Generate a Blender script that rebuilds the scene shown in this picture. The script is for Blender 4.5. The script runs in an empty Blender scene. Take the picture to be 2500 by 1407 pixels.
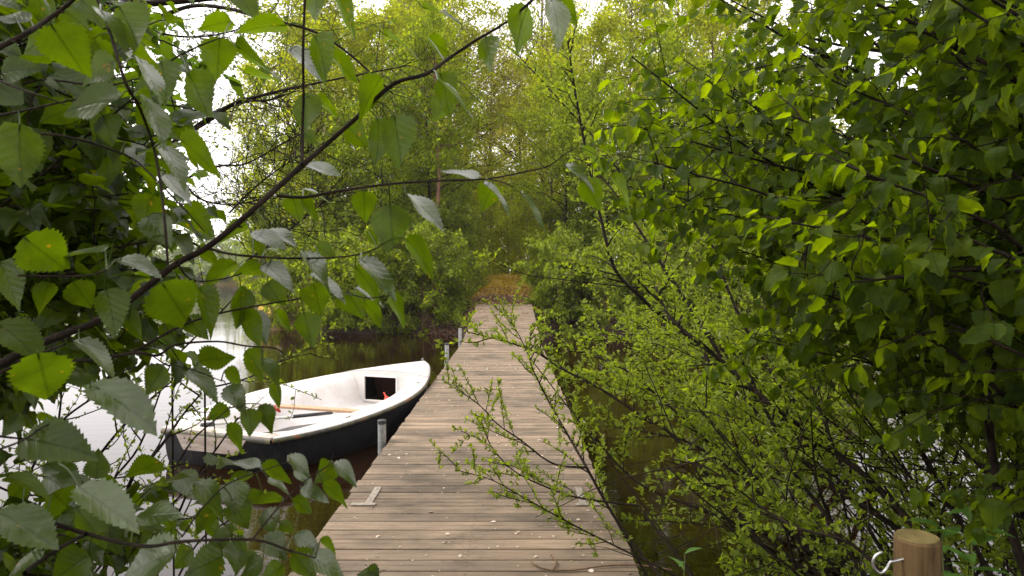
import bpy, math, random
import numpy as np
from mathutils import Vector
R = math.radians
rng = np.random.default_rng(7)
random.seed(7)

# ------------------------------------------------------------------ camera, sky, sun, exposure
scene = bpy.context.scene
COL = scene.collection
CAMZ, FPX, PITCH = 1.6, 1667.0, math.atan(28.5 / 1667.0)
cam_d = bpy.data.cameras.new("camera")
cam = bpy.data.objects.new("camera", cam_d)
COL.objects.link(cam)
cam.location = (0, 0, CAMZ)
cam.rotation_euler = (R(90) - PITCH, 0, 0)
cam_d.sensor_width = 36.0
cam_d.lens = 36.0 * FPX / 2500.0
cam_d.clip_start = 0.05
cam_d.clip_end = 2000
cam_d.dof.use_dof = True
cam_d.dof.focus_distance = 7.0
cam_d.dof.aperture_fstop = 18.0
scene.camera = cam

world = bpy.data.worlds.new("World")
scene.world = world
world.use_nodes = True
wn, wl = world.node_tree.nodes, world.node_tree.links
wn.clear()
SUN_EL, SUN_ROT = R(48), R(-85)
sky = wn.new("ShaderNodeTexSky")
sky.sky_type = 'NISHITA'
sky.sun_disc = False
sky.sun_elevation = SUN_EL
sky.sun_rotation = SUN_ROT
sky.dust_density = 4.0
hs = wn.new("ShaderNodeHueSaturation")
hs.inputs["Saturation"].default_value = 0.12
wmix = wn.new("ShaderNodeMix"); wmix.data_type = 'RGBA'
wmix.inputs[0].default_value = 0.72
wmix.inputs[7].default_value = (8.7, 8.2, 8.2, 1)
wb = wn.new("ShaderNodeBackground")
wb.inputs["Strength"].default_value = 0.12
wo = wn.new("ShaderNodeOutputWorld")
wl.new(sky.outputs[0], hs.inputs["Color"])
wl.new(hs.outputs[0], wmix.inputs[6])
wl.new(wmix.outputs[2], wb.inputs["Color"])
wl.new(wb.outputs[0], wo.inputs[0])

sd = bpy.data.lights.new("sun", 'SUN')
sd.energy = 1.3
sd.angle = R(14)
sd.color = (1.0, 0.92, 0.80)
sun = bpy.data.objects.new("sun", sd)
COL.objects.link(sun)
_a = SUN_ROT
_dir = Vector((math.sin(_a) * math.cos(SUN_EL), math.cos(_a) * math.cos(SUN_EL), math.sin(SUN_EL)))
sun.rotation_euler = _dir.to_track_quat('Z', 'Y').to_euler()

scene.view_settings.view_transform = 'Standard'
scene.view_settings.look = 'None'
scene.view_settings.gamma = 1
scene.view_settings.exposure = 1.42
scene.cycles.max_bounces = 8
scene.cycles.diffuse_bounces = 6
scene.cycles.glossy_bounces = 3
scene.cycles.transmission_bounces = 5
scene.cycles.sample_clamp_indirect = 6
scene.cycles.use_denoising = True

WATER_Z = -0.40

# ------------------------------------------------------------------ helpers
cp, sp_ = math.cos(PITCH), math.sin(PITCH)
FWD = np.array([0, cp, -sp_]); UPV = np.array([0, sp_, cp]); RGT = np.array([1.0, 0, 0])
CAMP = np.array([0, 0, CAMZ])

def P(px, py, d):
    u = (px - 1250) / FPX * d
    v = -(py - 703.5) / FPX * d
    return CAMP + RGT * u + UPV * v + FWD * d

def unit(v):
    v = np.asarray(v, float)
    n = np.linalg.norm(v, axis=-1, keepdims=True)
    return v / np.maximum(n, 1e-9)

def wloc(o):
    l = np.zeros(3)
    while o is not None:
        l += np.array(o.location); o = o.parent
    return l

def mk(name, V, faces, mat, parent=None, uv=None, smooth=False, loc=None, matidx=None):
    """V (N,3) in world space; faces = list of (M,k) int arrays or list of tuples"""
    V = np.asarray(V, float)
    me = bpy.data.meshes.new(name)
    o = bpy.data.objects.new(name, me)
    COL.objects.link(o)
    org = np.zeros(3)
    if parent is not None:
        o.parent = parent; org = wloc(parent)
        if loc is not None:
            o.location = np.array(loc) - org; org = np.array(loc, float)
    elif loc is not None:
        o.location = loc; org = np.array(loc, float)
    V = V - org
    if isinstance(faces, np.ndarray): faces = [faces]
    if len(faces) and not isinstance(faces[0], np.ndarray):
        me.from_pydata(V.tolist(), [], faces)
    else:
        loops = np.concatenate([f.ravel() for f in faces]).astype(np.int32)
        cnt = np.concatenate([np.full(len(f), f.shape[1]) for f in faces]).astype(np.int32)
        st = np.concatenate([[0], np.cumsum(cnt)[:-1]]).astype(np.int32)
        me.vertices.add(len(V)); me.vertices.foreach_set("co", V.astype(np.float32).ravel())
        me.loops.add(len(loops)); me.loops.foreach_set("vertex_index", loops)
        me.polygons.add(len(cnt)); me.polygons.foreach_set("loop_start", st)
        try: me.polygons.foreach_set("loop_total", cnt)
        except Exception: pass
        if uv is not None:
            ul = me.uv_layers.new(name="UVMap")
            ul.data.foreach_set("uv", uv[loops].astype(np.float32).ravel())
    me.update(calc_edges=True)
    me.validate()
    if matidx is not None:
        me.polygons.foreach_set("material_index", np.asarray(matidx, np.int32))
    if smooth:
        me.polygons.foreach_set("use_smooth", np.ones(len(me.polygons), bool))
    for m in (mat if isinstance(mat, (list, tuple)) else [mat]):
        me.materials.append(m)
    return o

def tag(o, label=None, cat=None, group=None, kind=None):
    if label: o["label"] = label
    if cat: o["category"] = cat
    if group: o["group"] = group
    if kind: o["kind"] = kind
    return o

def empty(name, loc, label=None, cat=None, group=None, kind=None):
    o = bpy.data.objects.new(name, None)
    o.empty_display_size = 0.2
    o.location = loc
    COL.objects.link(o)
    return tag(o, label, cat, group, kind)

class MB:
    """collects geometry"""
    def __init__(s): s.V = []; s.F = []; s.n = 0; s.M = []; s.m = 0
    def add(s, V, F):
        s.V.append(np.asarray(V, float)); F = [tuple(int(i) + s.n for i in f) for f in F]
        s.F += F; s.M += [s.m] * len(F); s.n += len(V)
    def box(s, c, d, rot=None):
        hx, hy, hz = [k / 2 for k in d]
        b = min(hx, hy, hz) * 0.18
        V = []
        for sz in (-1, 1):
            for sx, sy in ((-1, -1), (1, -1), (1, 1), (-1, 1)):
                V.append((sx * (hx - b), sy * (hy - b), sz * hz))
                V.append((sx * hx, sy * (hy - b), sz * (hz - b)))
                V.append((sx * (hx - b), sy * hy, sz * (hz - b)))
        V = np.array(V)
        F = [(0, 9, 6, 3), (12, 15, 18, 21)]
        idx = lambda k, t: k * 3 + t
        for k in range(4):
            # sides
            k2 = (k + 1) % 4
            axis = 2 if k in (0, 2) else 1
            F.append((idx(k, axis), idx(k2, axis), idx(k2 + 4, axis), idx(k + 4, axis)))
            F.append((idx(k, 0), idx(k2, 0), idx(k2, axis), idx(k, axis)))
            F.append((idx(k + 4, axis), idx(k2 + 4, axis), idx(k2 + 4, 0), idx(k + 4, 0)))
            F.append((idx(k, 1), idx(k, 2), idx(k + 4, 2), idx(k + 4, 1)))
            F.append((idx(k, 0), idx(k, 1), idx(k, 2)))
            F.append((idx(k + 4, 0), idx(k + 4, 2), idx(k + 4, 1)))
        if rot is not None: V = V @ np.asarray(rot).T
        s.add(V + np.asarray(c, float), F)
    def tube(s, pts, rad, k=8, cap=True):
        pts = np.asarray(pts, float); n = len(pts)
        rad = np.full(n, rad) if np.isscalar(rad) else np.asarray(rad, float)
        V, F = tube_vf(pts, rad, k)
        F = [tuple(f) for f in F]
        if cap:
            F.append(tuple(range(k))[::-1]); F.append(tuple(range((n - 1) * k, n * k)))
        s.add(V, F)
    def build(s, name, mat, parent=None, smooth=False, loc=None):
        return mk(name, np.concatenate(s.V), s.F, mat, parent, smooth=smooth, loc=loc, matidx=s.M)

def tube_vf(pts, rad, k):
    n = len(pts)
    t = np.gradient(pts, axis=0); t = unit(t)
    ref = np.array([0.3, 0.2, 0.93]); 
    if abs(t[0] @ unit(ref)) > 0.9: ref = np.array([1.0, 0.1, 0])
    a = unit(np.cross(t, ref)); b = np.cross(t, a)
    ang = np.arange(k) / k * 2 * np.pi
    V = pts[:, None] + rad[:, None, None] * (a[:, None] * np.cos(ang)[None, :, None] + b[:, None] * np.sin(ang)[None, :, None])
    i = np.arange(n - 1)[:, None] * k; j = np.arange(k)[None]; j2 = (j + 1) % k
    F = np.stack([i + j, i + j2, i + k + j2, i + k + j], -1).reshape(-1, 4)
    return V.reshape(-1, 3), F

class Tubes:
    def __init__(s): s.V = []; s.F = []; s.n = 0
    def add(s, pts, rad, k=5):
        pts = np.asarray(pts, float)
        if np.isscalar(rad): rad = np.full(len(pts), rad)
        V, F = tube_vf(pts, np.asarray(rad, float), k)
        s.V.append(V); s.F.append(F + s.n); s.n += len(V)
    def build(s, name, mat, parent=None):
        return mk(name, np.concatenate(s.V), [np.concatenate(s.F)], mat, parent, smooth=True)

def smooth_path(pts, n=24):
    """Catmull-Rom through points (k, m)"""
    pts = np.asarray(pts, float)
    p = np.vstack([2 * pts[0] - pts[1], pts, 2 * pts[-1] - pts[-2]])
    out = []
    seg = len(pts) - 1
    per = max(2, n // seg)
    for i in range(seg):
        t = np.linspace(0, 1, per, endpoint=False)[:, None]
        p0, p1, p2, p3 = p[i:i + 4]
        out.append(0.5 * ((2 * p1) + (-p0 + p2) * t + (2 * p0 - 5 * p1 + 4 * p2 - p3) * t ** 2 + (-p0 + 3 * p1 - 3 * p2 + p3) * t ** 3))
    out.append(pts[-1:])
    return np.vstack(out)

# ------------------------------------------------------------------ materials
def newmat(name):
    m = bpy.data.materials.new(name); m.use_nodes = True
    nt = m.node_tree; nt.nodes.clear()
    out = nt.nodes.new("ShaderNodeOutputMaterial")
    return m, nt, out

def nd(nt, t, **kw):
    n = nt.nodes.new(t)
    for k, v in kw.items():
        if k.startswith("_"): setattr(n, k[1:], v)
        else:
            key = k.replace("__", " ")
            n.inputs[int(key[1:]) if key[0] == "i" and key[1:].isdigit() else key].default_value = v
    return n

def ramp(nt, fac, stops):
    r = nt.nodes.new("ShaderNodeValToRGB")
    e = r.color_ramp.elements
    while len(e) < len(stops): e.new(0.5)
    for el, (p, c) in zip(e, stops):
        el.position = p; el.color = (*c, 1)
    nt.links.new(fac, r.inputs[0])
    return r

def leaf_mat(name, cols, trans_gain=(2.3, 2.5, 1.2), mix=0.5, rough=0.42, spec=0.5, vein=0.0, nveins=9):
    m, nt, out = newmat(name)
    L = nt.links
    geo = nt.nodes.new("ShaderNodeNewGeometry")
    n = len(cols)
    r = ramp(nt, geo.outputs["Random Per Island"], [(i / max(1, n - 1), c) for i, c in enumerate(cols)])
    col = r.outputs[0]
    p = nd(nt, "ShaderNodeBsdfPrincipled", Roughness=rough, IOR=1.45)
    p.inputs["Specular IOR Level"].default_value = spec
    tr = nt.nodes.new("ShaderNodeBsdfTranslucent")
    tint = nt.nodes.new("ShaderNodeMix"); tint.data_type = 'RGBA'; tint.blend_type = 'MULTIPLY'
    tint.inputs[0].default_value = 1; tint.inputs[7].default_value = (*trans_gain, 1)
    tint.clamp_result = False
    if vein > 0:
        uv = nt.nodes.new("ShaderNodeUVMap")
        sx = nt.nodes.new("ShaderNodeSeparateXYZ"); L.new(uv.outputs[0], sx.inputs[0])
        ab = nd(nt, "ShaderNodeMath", _operation='ABSOLUTE'); L.new(sx.outputs[0], ab.inputs[0])
        ma = nd(nt, "ShaderNodeMath", _operation='MULTIPLY_ADD', i1=-0.75); L.new(ab.outputs[0], ma.inputs[0]); L.new(sx.outputs[1], ma.inputs[2])
        mu = nd(nt, "ShaderNodeMath", _operation='MULTIPLY', i1=float(nveins) * 6.283); L.new(ma.outputs[0], mu.inputs[0])
        si = nd(nt, "ShaderNodeMath", _operation='SINE'); L.new(mu.outputs[0], si.inputs[0])
        # midrib
        mr = nd(nt, "ShaderNodeMapRange", i1=0.0, i2=0.035, i3=1.0, i4=0.0); L.new(ab.outputs[0], mr.inputs[0])
        rv = nd(nt, "ShaderNodeMath", _operation='MULTIPLY_ADD', i1=0.35, i2=0.8); L.new(geo.outputs["Random Per Island"], rv.inputs[0])
        mu2 = nd(nt, "ShaderNodeMath", _operation='MULTIPLY'); L.new(mu.outputs[0], mu2.inputs[0]); L.new(rv.outputs[0], mu2.inputs[1]); L.new(mu2.outputs[0], si.inputs[0])
        vr = nd(nt, "ShaderNodeMapRange", i1=0.90, i2=1.0, i3=0.0, i4=0.25); L.new(si.outputs[0], vr.inputs[0])
        mx = nd(nt, "ShaderNodeMath", _operation='MAXIMUM'); L.new(mr.outputs[0], mx.inputs[0]); L.new(vr.outputs[0], mx.inputs[1])
        noi = nd(nt, "ShaderNodeTexNoise", Scale=3.0); L.new(uv.outputs[0], noi.inputs["Vector"])
        cm = nt.nodes.new("ShaderNodeMix"); cm.data_type = 'RGBA'; cm.blend_type = 'MULTIPLY'
        cm.inputs[7].default_value = (0.62, 0.66, 0.6, 1)
        L.new(mx.outputs[0], cm.inputs[0]); L.new(col, cm.inputs[6])
        tco = nt.nodes.new("ShaderNodeTexCoord"); nb = nd(nt, "ShaderNodeTexNoise", Scale=26.0, Detail=4.0, Roughness=0.6); L.new(tco.outputs["Object"], nb.inputs["Vector"])
        nr = nd(nt, "ShaderNodeMapRange", i1=0.3, i2=0.7, i3=0.72, i4=1.22); L.new(nb.outputs[0], nr.inputs[0])
        hv = nt.nodes.new("ShaderNodeHueSaturation"); L.new(nr.outputs[0], hv.inputs["Value"]); L.new(cm.outputs[2], hv.inputs["Color"])
        nsp = nd(nt, "ShaderNodeTexNoise", Scale=95.0, Detail=2.0); L.new(tco.outputs["Object"], nsp.inputs["Vector"])
        spr = nd(nt, "ShaderNodeMapRange", i1=0.70, i2=0.76, i3=0.0, i4=0.85); L.new(nsp.outputs[0], spr.inputs[0])
        spm = nt.nodes.new("ShaderNodeMix"); spm.data_type = 'RGBA'; spm.inputs[7].default_value = (0.13, 0.085, 0.02, 1)
        L.new(spr.outputs[0], spm.inputs[0]); L.new(hv.outputs[0], spm.inputs[6])
        col = spm.outputs[2]
        bmp = nd(nt, "ShaderNodeBump", Strength=vein, Distance=0.006)
        hw = nd(nt, "ShaderNodeMapRange", i1=0.2, i2=1.0, i3=0.0, i4=0.35); L.new(si.outputs[0], hw.inputs[0])
        hsum = nd(nt, "ShaderNodeMath", _operation='MULTIPLY_ADD', i1=-0.6); L.new(mx.outputs[0], hsum.inputs[0]); L.new(hw.outputs[0], hsum.inputs[2])
        L.new(hsum.outputs[0], bmp.inputs["Height"]); L.new(bmp.outputs[0], p.inputs["Normal"])
    L.new(col, p.inputs["Base Color"]); L.new(col, tint.inputs[6]); L.new(tint.outputs[2], tr.inputs[0])
    ms = nd(nt, "ShaderNodeMixShader", Fac=mix)
    L.new(p.outputs[0], ms.inputs[1]); L.new(tr.outputs[0], ms.inputs[2]); L.new(ms.outputs[0], out.inputs[0])
    return m

def simple_mat(name, col, rough=0.6, metal=0.0, col2=None, scale=8.0, stretch=(1, 1, 1), bump=0.0, island=0.0, detail=6, lo=0.35, hi=0.65, bscale=None):
    m, nt, out = newmat(name); L = nt.links
    p = nd(nt, "ShaderNodeBsdfPrincipled", Roughness=rough, Metallic=metal)
    if rough > .7: p.inputs["Specular IOR Level"].default_value = 0.15
    tc = nt.nodes.new("ShaderNodeTexCoord")
    mp = nt.nodes.new("ShaderNodeMapping"); mp.inputs["Scale"].default_value = stretch
    L.new(tc.outputs["Object"], mp.inputs[0])
    no = nd(nt, "ShaderNodeTexNoise", Scale=scale, Detail=float(detail), Roughness=0.62)
    L.new(mp.outputs[0], no.inputs["Vector"])
    c2 = col2 if col2 else tuple(c * 0.7 for c in col)
    r = ramp(nt, no.outputs[0], [(lo, c2), (hi, col)])
    c = r.outputs[0]
    if island > 0:
        geo = nt.nodes.new("ShaderNodeNewGeometry")
        mr = nd(nt, "ShaderNodeMapRange", i3=1 - island, i4=1 + island); L.new(geo.outputs["Random Per Island"], mr.inputs[0])
        hsv = nt.nodes.new("ShaderNodeHueSaturation"); L.new(mr.outputs[0], hsv.inputs["Value"]); L.new(c, hsv.inputs["Color"])
        c = hsv.outputs[0]
    L.new(c, p.inputs["Base Color"])
    if bump > 0:
        b = nd(nt, "ShaderNodeBump", Strength=bump, Distance=0.02)
        h = no.outputs[0]
        if bscale:
            n2 = nd(nt, "ShaderNodeTexNoise", Scale=bscale, Detail=5.0); L.new(mp.outputs[0], n2.inputs["Vector"]); h = n2.outputs[0]
        L.new(h, b.inputs["Height"]); L.new(b.outputs[0], p.inputs["Normal"])
    L.new(p.outputs[0], out.inputs[0])
    return m

BARK = simple_mat("bark", (0.026, 0.018, 0.012), 0.9, col2=(0.010, 0.007, 0.005), scale=30, bump=0.6)
BARK_GREY = simple_mat("grey_bark", (0.16, 0.125, 0.085), 0.85, col2=(0.06, 0.045, 0.03), scale=14, stretch=(1, 1, .3), bump=0.6)
BARK_RED = simple_mat("reddish_bark", (0.20, 0.11, 0.07), 0.85, col2=(0.09, 0.05, 0.035), scale=6, stretch=(1, 1, .4), bump=0.6)
TWIG = simple_mat("pale_twig", (0.16, 0.10, 0.06), 0.8, col2=(0.06, 0.035, 0.02), scale=10)
PETIOLE = simple_mat("petiole", (0.10, 0.13, 0.03), 0.6)

BIRCH = leaf_mat("birch_leaf", [(0.020, 0.038, 0.002), (0.030, 0.056, 0.002), (0.044, 0.074, 0.002)], (4.9, 4.3, .4), 0.58, 0.30, 0.48, vein=0.22, nveins=7)
BIRCH_SHEEN = BIRCH.copy(); BIRCH_SHEEN.name = "waxy_birch_leaf"
for _n in BIRCH_SHEEN.node_tree.nodes:
    if _n.type == 'BSDF_PRINCIPLED':
        _n.inputs["Specular IOR Level"].default_value = 0.8; _n.inputs["Coat Weight"].default_value = 0.55; _n.inputs["Coat Roughness"].default_value = 0.26; _n.inputs["Coat IOR"].default_value = 1.6
    if _n.type == 'MIX_SHADER': _n.inputs[0].default_value = 0.30
HAZEL = leaf_mat("ribbed_leaf", [(0.024, 0.046, 0.003), (0.043, 0.075, 0.003), (0.076, 0.116, 0.004)], (4.2, 3.7, .4), 0.56, 0.48, 0.18, vein=0.35, nveins=8)
ALDER = leaf_mat("alder_leaf", [(0.024, 0.050, 0.005), (0.040, 0.076, 0.006), (0.075, 0.118, 0.008)], (2.8, 2.7, 1.0), 0.48, 0.45, 0.4)
WILLOW = leaf_mat("willow_leaf", [(0.095, 0.130, 0.020), (0.130, 0.174, 0.021), (0.175, 0.218, 0.018)], (2.8, 2.8, 0.8), 0.48, 0.55, 0.25)
CATKIN = simple_mat("catkin", (0.34, 0.33, 0.16), 0.9, col2=(0.2, 0.2, 0.1), scale=60)
WOOD_A = leaf_mat("pale_wood_leaf", [(0.10, 0.124, 0.010), (0.148, 0.178, 0.014), (0.215, 0.244, 0.024)], (3.4, 3.2, .8), 0.54, 0.6, 0.15)
WOOD_B = leaf_mat("green_wood_leaf", [(0.063, 0.094, 0.008), (0.106, 0.148, 0.010), (0.175, 0.22, 0.018)], (3.3, 3.1, .7), 0.52, 0.6, 0.15)
WOOD_C = leaf_mat("golden_wood_leaf", [(0.12, 0.125, 0.028), (0.15, 0.165, 0.030), (0.18, 0.19, 0.045)], (2.6, 2.3, 1.0), 0.5, 0.6, 0.3)
BANKL = leaf_mat("bank_leaf", [(0.075, 0.105, 0.012), (0.12, 0.165, 0.015), (0.19, 0.24, 0.025)], (2.9, 2.7, .8), 0.46, 0.5, 0.2)
HERB = leaf_mat("herb_leaf", [(0.06, 0.13, 0.022), (0.08, 0.17, 0.03)], (2.5, 2.5, 1.0), 0.4, 0.45, 0.4)
FARL = leaf_mat("far_leaf", [(0.10, 0.14, 0.055), (0.13, 0.17, 0.07), (0.17, 0.20, 0.08)], (2.2, 2.1, 1.3), 0.45, 0.7, 0.2)

# ------------------------------------------------------------------ leaf templates
def leaf_tpl(kind="birch", n=9, teeth=0, fold=0.16, droop=0.12):
    ts = np.linspace(0, 1, n + 1)
    if kind == "birch":      # broad near the base, drawn to a point
        pw = np.interp(ts, [0, .04, .12, .22, .34, .48, .62, .76, .88, .95, 1], [0.02, .17, .32, .39, .40, .35, .27, .175, .085, .04, 0.0])
    elif kind == "round":    # hazel: round with a short point
        pw = np.interp(ts, [0, .05, .15, .3, .5, .7, .85, .94, 1], [0.03, .2, .34, .42, .43, .36, .21, .08, 0.0])
    elif kind == "obovate":
        pw = np.interp(ts, [0, .3, .6, .8, .93, 1], [0.02, .13, .235, .235, .13, 0.0])
    else:                    # lance
        pw = np.interp(ts, [0, .2, .45, .7, 1], [0.01, .10, .15, .11, 0.0])
    jag = np.zeros(n + 1)
    if teeth:
        jag = np.where(np.arange(n + 1) % 2 == 1, teeth * 0.042, -teeth * 0.020) * (pw > .06)
    V = []; 
    for i, t in enumerate(ts):
        w = max(0.0, pw[i] + jag[i])
        dy = -0.02 * (1 if jag[i] > 0 else 0)
        z0 = -droop * t * t
        V.append((-w, t + dy + 0.02 * 0, z0 + fold * w)); V.append((-w * .5, t, z0 + fold * w * .42)); V.append((0, t, z0)); V.append((w * .5, t, z0 + fold * w * .42)); V.append((w, t + dy, z0 + fold * w))
    F = []
    for i in range(n):
        for c in range(4):
            a = i * 5 + c
            F.append((a, a + 1, a + 6, a + 5))
    return np.array(V), np.array(F)

def small_tpl(kind="diamond"):
    if kind == "diamond":
        V = np.array([(0, 0, 0), (.33, .45, .05), (0, 1, -.08), (-.33, .45, .05)], float)
        F = np.array([(0, 1, 2), (0, 2, 3)])
    elif kind == "obovate":
        V = np.array([(0, 0, 0), (.13, .35, .03), (.21, .72, .02), (0, 1, -.10), (-.21, .72, .02), (-.13, .35, .03)], float)
        F = np.array([(0, 1, 2), (0, 2, 3), (0, 3, 4), (0, 4, 5)])
    else:  # ovate 8
        V = np.array([(0, 0, 0), (.27, .10, .06), (.38, .38, .07), (.24, .72, .0), (0, 1, -.12), (-.24, .72, .0), (-.38, .38, .07), (-.27, .10, .06)], float)
        F = np.array([(0, 1, 2), (0, 2, 3), (0, 3, 4), (0, 4, 5), (0, 5, 6), (0, 6, 7)])
    return V, F

def place(tpl, pos, axis, normal, size):
    """instances of a template (or of several with one topology) merged in arrays -> V, F, uv"""
    pos = np.asarray(pos, float); N = len(pos)
    if isinstance(tpl, list):
        A = np.array([t[0] for t in tpl])[rng.integers(0, len(tpl), N)]; TF = tpl[0][1]
        Y = unit(axis); X = unit(np.cross(Y, normal)); Z = np.cross(X, Y)
        s = np.asarray(size, float).reshape(N, 1, 1)
        V = pos[:, None] + s * (X[:, None] * A[:, :, 0, None] + Y[:, None] * A[:, :, 1, None] + Z[:, None] * A[:, :, 2, None])
        F = TF[None] + (np.arange(N) * A.shape[1])[:, None, None]
        return V.reshape(-1, 3), F.reshape(-1, TF.shape[1]), A[:, :, :2].reshape(-1, 2)
    TV, TF = tpl
    Y = unit(axis); X = unit(np.cross(Y, normal)); Z = np.cross(X, Y)
    s = np.asarray(size, float).reshape(N, 1, 1)
    V = pos[:, None] + s * (X[:, None] * TV[None, :, 0, None] + Y[:, None] * TV[None, :, 1, None] + Z[:, None] * TV[None, :, 2, None])
    F = TF[None] + (np.arange(N) * len(TV))[:, None, None]
    uv = np.tile(TV[:, :2], (N, 1))
    return V.reshape(-1, 3), F.reshape(-1, TF.shape[1]), uv

def foliage(name, tpl, L, mat, parent, smooth=False):
    """L list of (pos, axis, normal, size)"""
    pos = np.array([l[0] for l in L]); ax = np.array([l[1] for l in L]); nm = np.array([l[2] for l in L]); sz = np.array([l[3] for l in L])
    V, F, uv = place(tpl, pos, ax, nm, sz)
    return mk(name, V, [F], mat, parent, uv=uv, smooth=smooth)

UP = np.array([0, 0, 1.0])
def rnd3(): return rng.normal(size=3)

def twig_path(p0, d, length, n=5, droop=0.15, wob=0.12):
    pts = [np.array(p0, float)]; d = unit(d)
    st = length / (n - 1)
    for i in range(n - 1):
        d = unit(d + rnd3() * wob + np.array([0, 0, -droop / (n - 1)]))
        pts.append(pts[-1] + d * st)
    return np.array(pts)

def leaves_along(path, step, size, out, spread=0.8, nup=1.0, hang=0.3, t0=0.15, jitter=0.3, tipleaf=True, pet=0.25):
    seg = np.diff(path, axis=0); sl = np.linalg.norm(seg, axis=1); cl = np.concatenate([[0], np.cumsum(sl)])
    tot = cl[-1]; s = tot * t0 + step * rng.random(); side = 1 if rng.random() < .5 else -1
    while s < tot:
        k = min(len(seg) - 1, np.searchsorted(cl, s) - 1); k = max(k, 0)
        d = unit(seg[k]); p = path[k] + d * (s - cl[k])
        lat = unit(np.cross(d, UP) + 1e-3) * side
        ax = unit(d * 0.55 + lat * spread + rnd3() * jitter - UP * hang)
        nm = unit(UP * nup + rnd3() * (0.35 + .4 * (hang > .5)) + d * 0.1 + (lat * .5 if hang > .5 else 0))
        sz = size * (0.5 + 0.75 * rng.random())
        out.append((p + ax * sz * pet, ax, nm, sz))
        side = -side; s += step * (0.7 + 0.6 * rng.random())
    if tipleaf:
        d = unit(seg[-1]); out.append((path[-1], unit(d + rnd3() * .2 - UP * hang), unit(UP + rnd3() * .3), size * (0.7 + .4 * rng.random())))

def rosettes_along(path, step, size, out, n=(3, 6), t0=0.1):
    seg = np.diff(path, axis=0); sl = np.linalg.norm(seg, axis=1); cl = np.concatenate([[0], np.cumsum(sl)])
    tot = cl[-1]; s = tot * t0 + step * rng.random()
    while s <= tot + 1e-6:
        k = min(len(seg) - 1, max(0, np.searchsorted(cl, s) - 1))
        d = unit(seg[k]); p = path[k] + d * (s - cl[k])
        lat = unit(rnd3()); base = unit(d * 0.5 + lat * 0.8 + UP * 0.5)
        for q in range(rng.integers(n[0], n[1] + 1)):
            ax = unit(base + rnd3() * 0.55)
            out.append((p, ax, unit(UP + rnd3() * .5), size * (0.55 + 0.7 * rng.random())))
        s += step * (0.6 + .8 * rng.random())

# ------------------------------------------------------------------ terrain + water
def shore_y(x):
    x = np.asarray(x, float)
    y = 23.6 + 0.35 * np.sin(x * 1.3) + 0.25 * np.sin(x * 3.1 + 1)
    y = np.where(x < -1.5, y + 0.04 * (np.minimum(-1.5 - x, 20)) ** 2.0 * 0.9, y)
    y = y + 128 / (1 + np.exp((x + 12.5) * 2.2))
    y = y + 14.5 / (1 + np.exp(-(x - 13.5) * 1.2))
    return y

def ground_h(x, y):
    f = y - shore_y(x)
    h = -1.5 + 1.35 * np.clip((f + 1.6) / 1.6, 0, 1) + 0.35 * np.clip(f / 0.35, 0, 1)
    inland = np.clip(f, 0, 30)
    h = h + 0.75 * (1 - np.exp(-inland / 6.0)) + 0.08 * np.sin(x * .9 + y * .4) * np.clip(f, 0, 1)
    # mound of the path beyond the gangway
    g = np.exp(-((x + 0.15) / 1.55) ** 4)
    prof = np.interp(y, [21.5, 22.2, 23.1, 26, 30.5, 33, 40], [-1.2, -0.3, 0.54, 0.95, 1.66, 1.45, 1.2])
    h = np.where((y > 21.5) & (y < 42), h * (1 - g) + prof * g, h)
    # near bank, behind and beside the camera
    nb = np.clip((1.5 - y + 0.25 * np.sin(x * 2)) / 1.0, 0, 1)
    h = np.maximum(h, -1.5 + 1.35 * nb + 0.0 * x)
    far = np.clip((y - 150) / 40, 0, 1) * 2
    h = h + far
    return h

xs = np.unique(np.concatenate([np.linspace(-420, -60, 25), np.linspace(-60, -16, 30), np.linspace(-16, 20, 150), np.linspace(20, 60, 40), np.linspace(60, 420, 25)]))
ys = np.unique(np.concatenate([np.linspace(-120, -4, 18), np.linspace(-4, 20, 60), np.linspace(20, 36, 110), np.linspace(36, 60, 50), np.linspace(60, 175, 60), np.linspace(175, 700, 20)]))
GX, GY = np.meshgrid(xs, ys)
GZ = ground_h(GX, GY) + 0.03 * rng.normal(size=GX.shape)
nx, ny = len(xs), len(ys)
V = np.stack([GX, GY, GZ], -1).reshape(-1, 3)
ii = (np.arange(ny - 1)[:, None] * nx + np.arange(nx - 1)[None]).ravel()
F = np.stack([ii, ii + 1, ii + nx + 1, ii + nx], -1)

m, nt, out = newmat("ground_soil"); L = nt.links
p = nd(nt, "ShaderNodeBsdfPrincipled", Roughness=0.95)
tc = nt.nodes.new("ShaderNodeTexCoord")
sxyz = nt.nodes.new("ShaderNodeSeparateXYZ"); L.new(tc.outputs["Object"], sxyz.inputs[0])
n1 = nd(nt, "ShaderNodeTexNoise", Scale=9.0, Detail=8.0, Roughness=0.7); L.new(tc.outputs["Object"], n1.inputs["Vector"])
n2 = nd(nt, "ShaderNodeTexNoise", Scale=1.1, Detail=4.0); L.new(tc.outputs["Object"], n2.inputs["Vector"])
litter = ramp(nt, n1.outputs[0], [(0.3, (0.02, 0.011, 0.008)), (0.55, (0.05, 0.028, 0.018)), (0.75, (0.11, 0.065, 0.04))])
moss = ramp(nt, n1.outputs[0], [(0.3, (0.22, 0.145, 0.015)), (0.55, (0.36, 0.24, 0.022)), (0.75, (0.46, 0.34, 0.05))])
mr = nd(nt, "ShaderNodeMapRange", i1=25.2, i2=26.8); 
ad = nd(nt, "ShaderNodeMath", _operation='MULTIPLY_ADD', i1=2.5); L.new(n2.outputs[0], ad.inputs[0]); L.new(sxyz.outputs[1], ad.inputs[2])
ad2 = nd(nt, "ShaderNodeMath", _operation='SUBTRACT', i1=1.2); L.new(ad.outputs[0], ad2.inputs[0])
L.new(ad2.outputs[0], mr.inputs[0])
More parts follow.
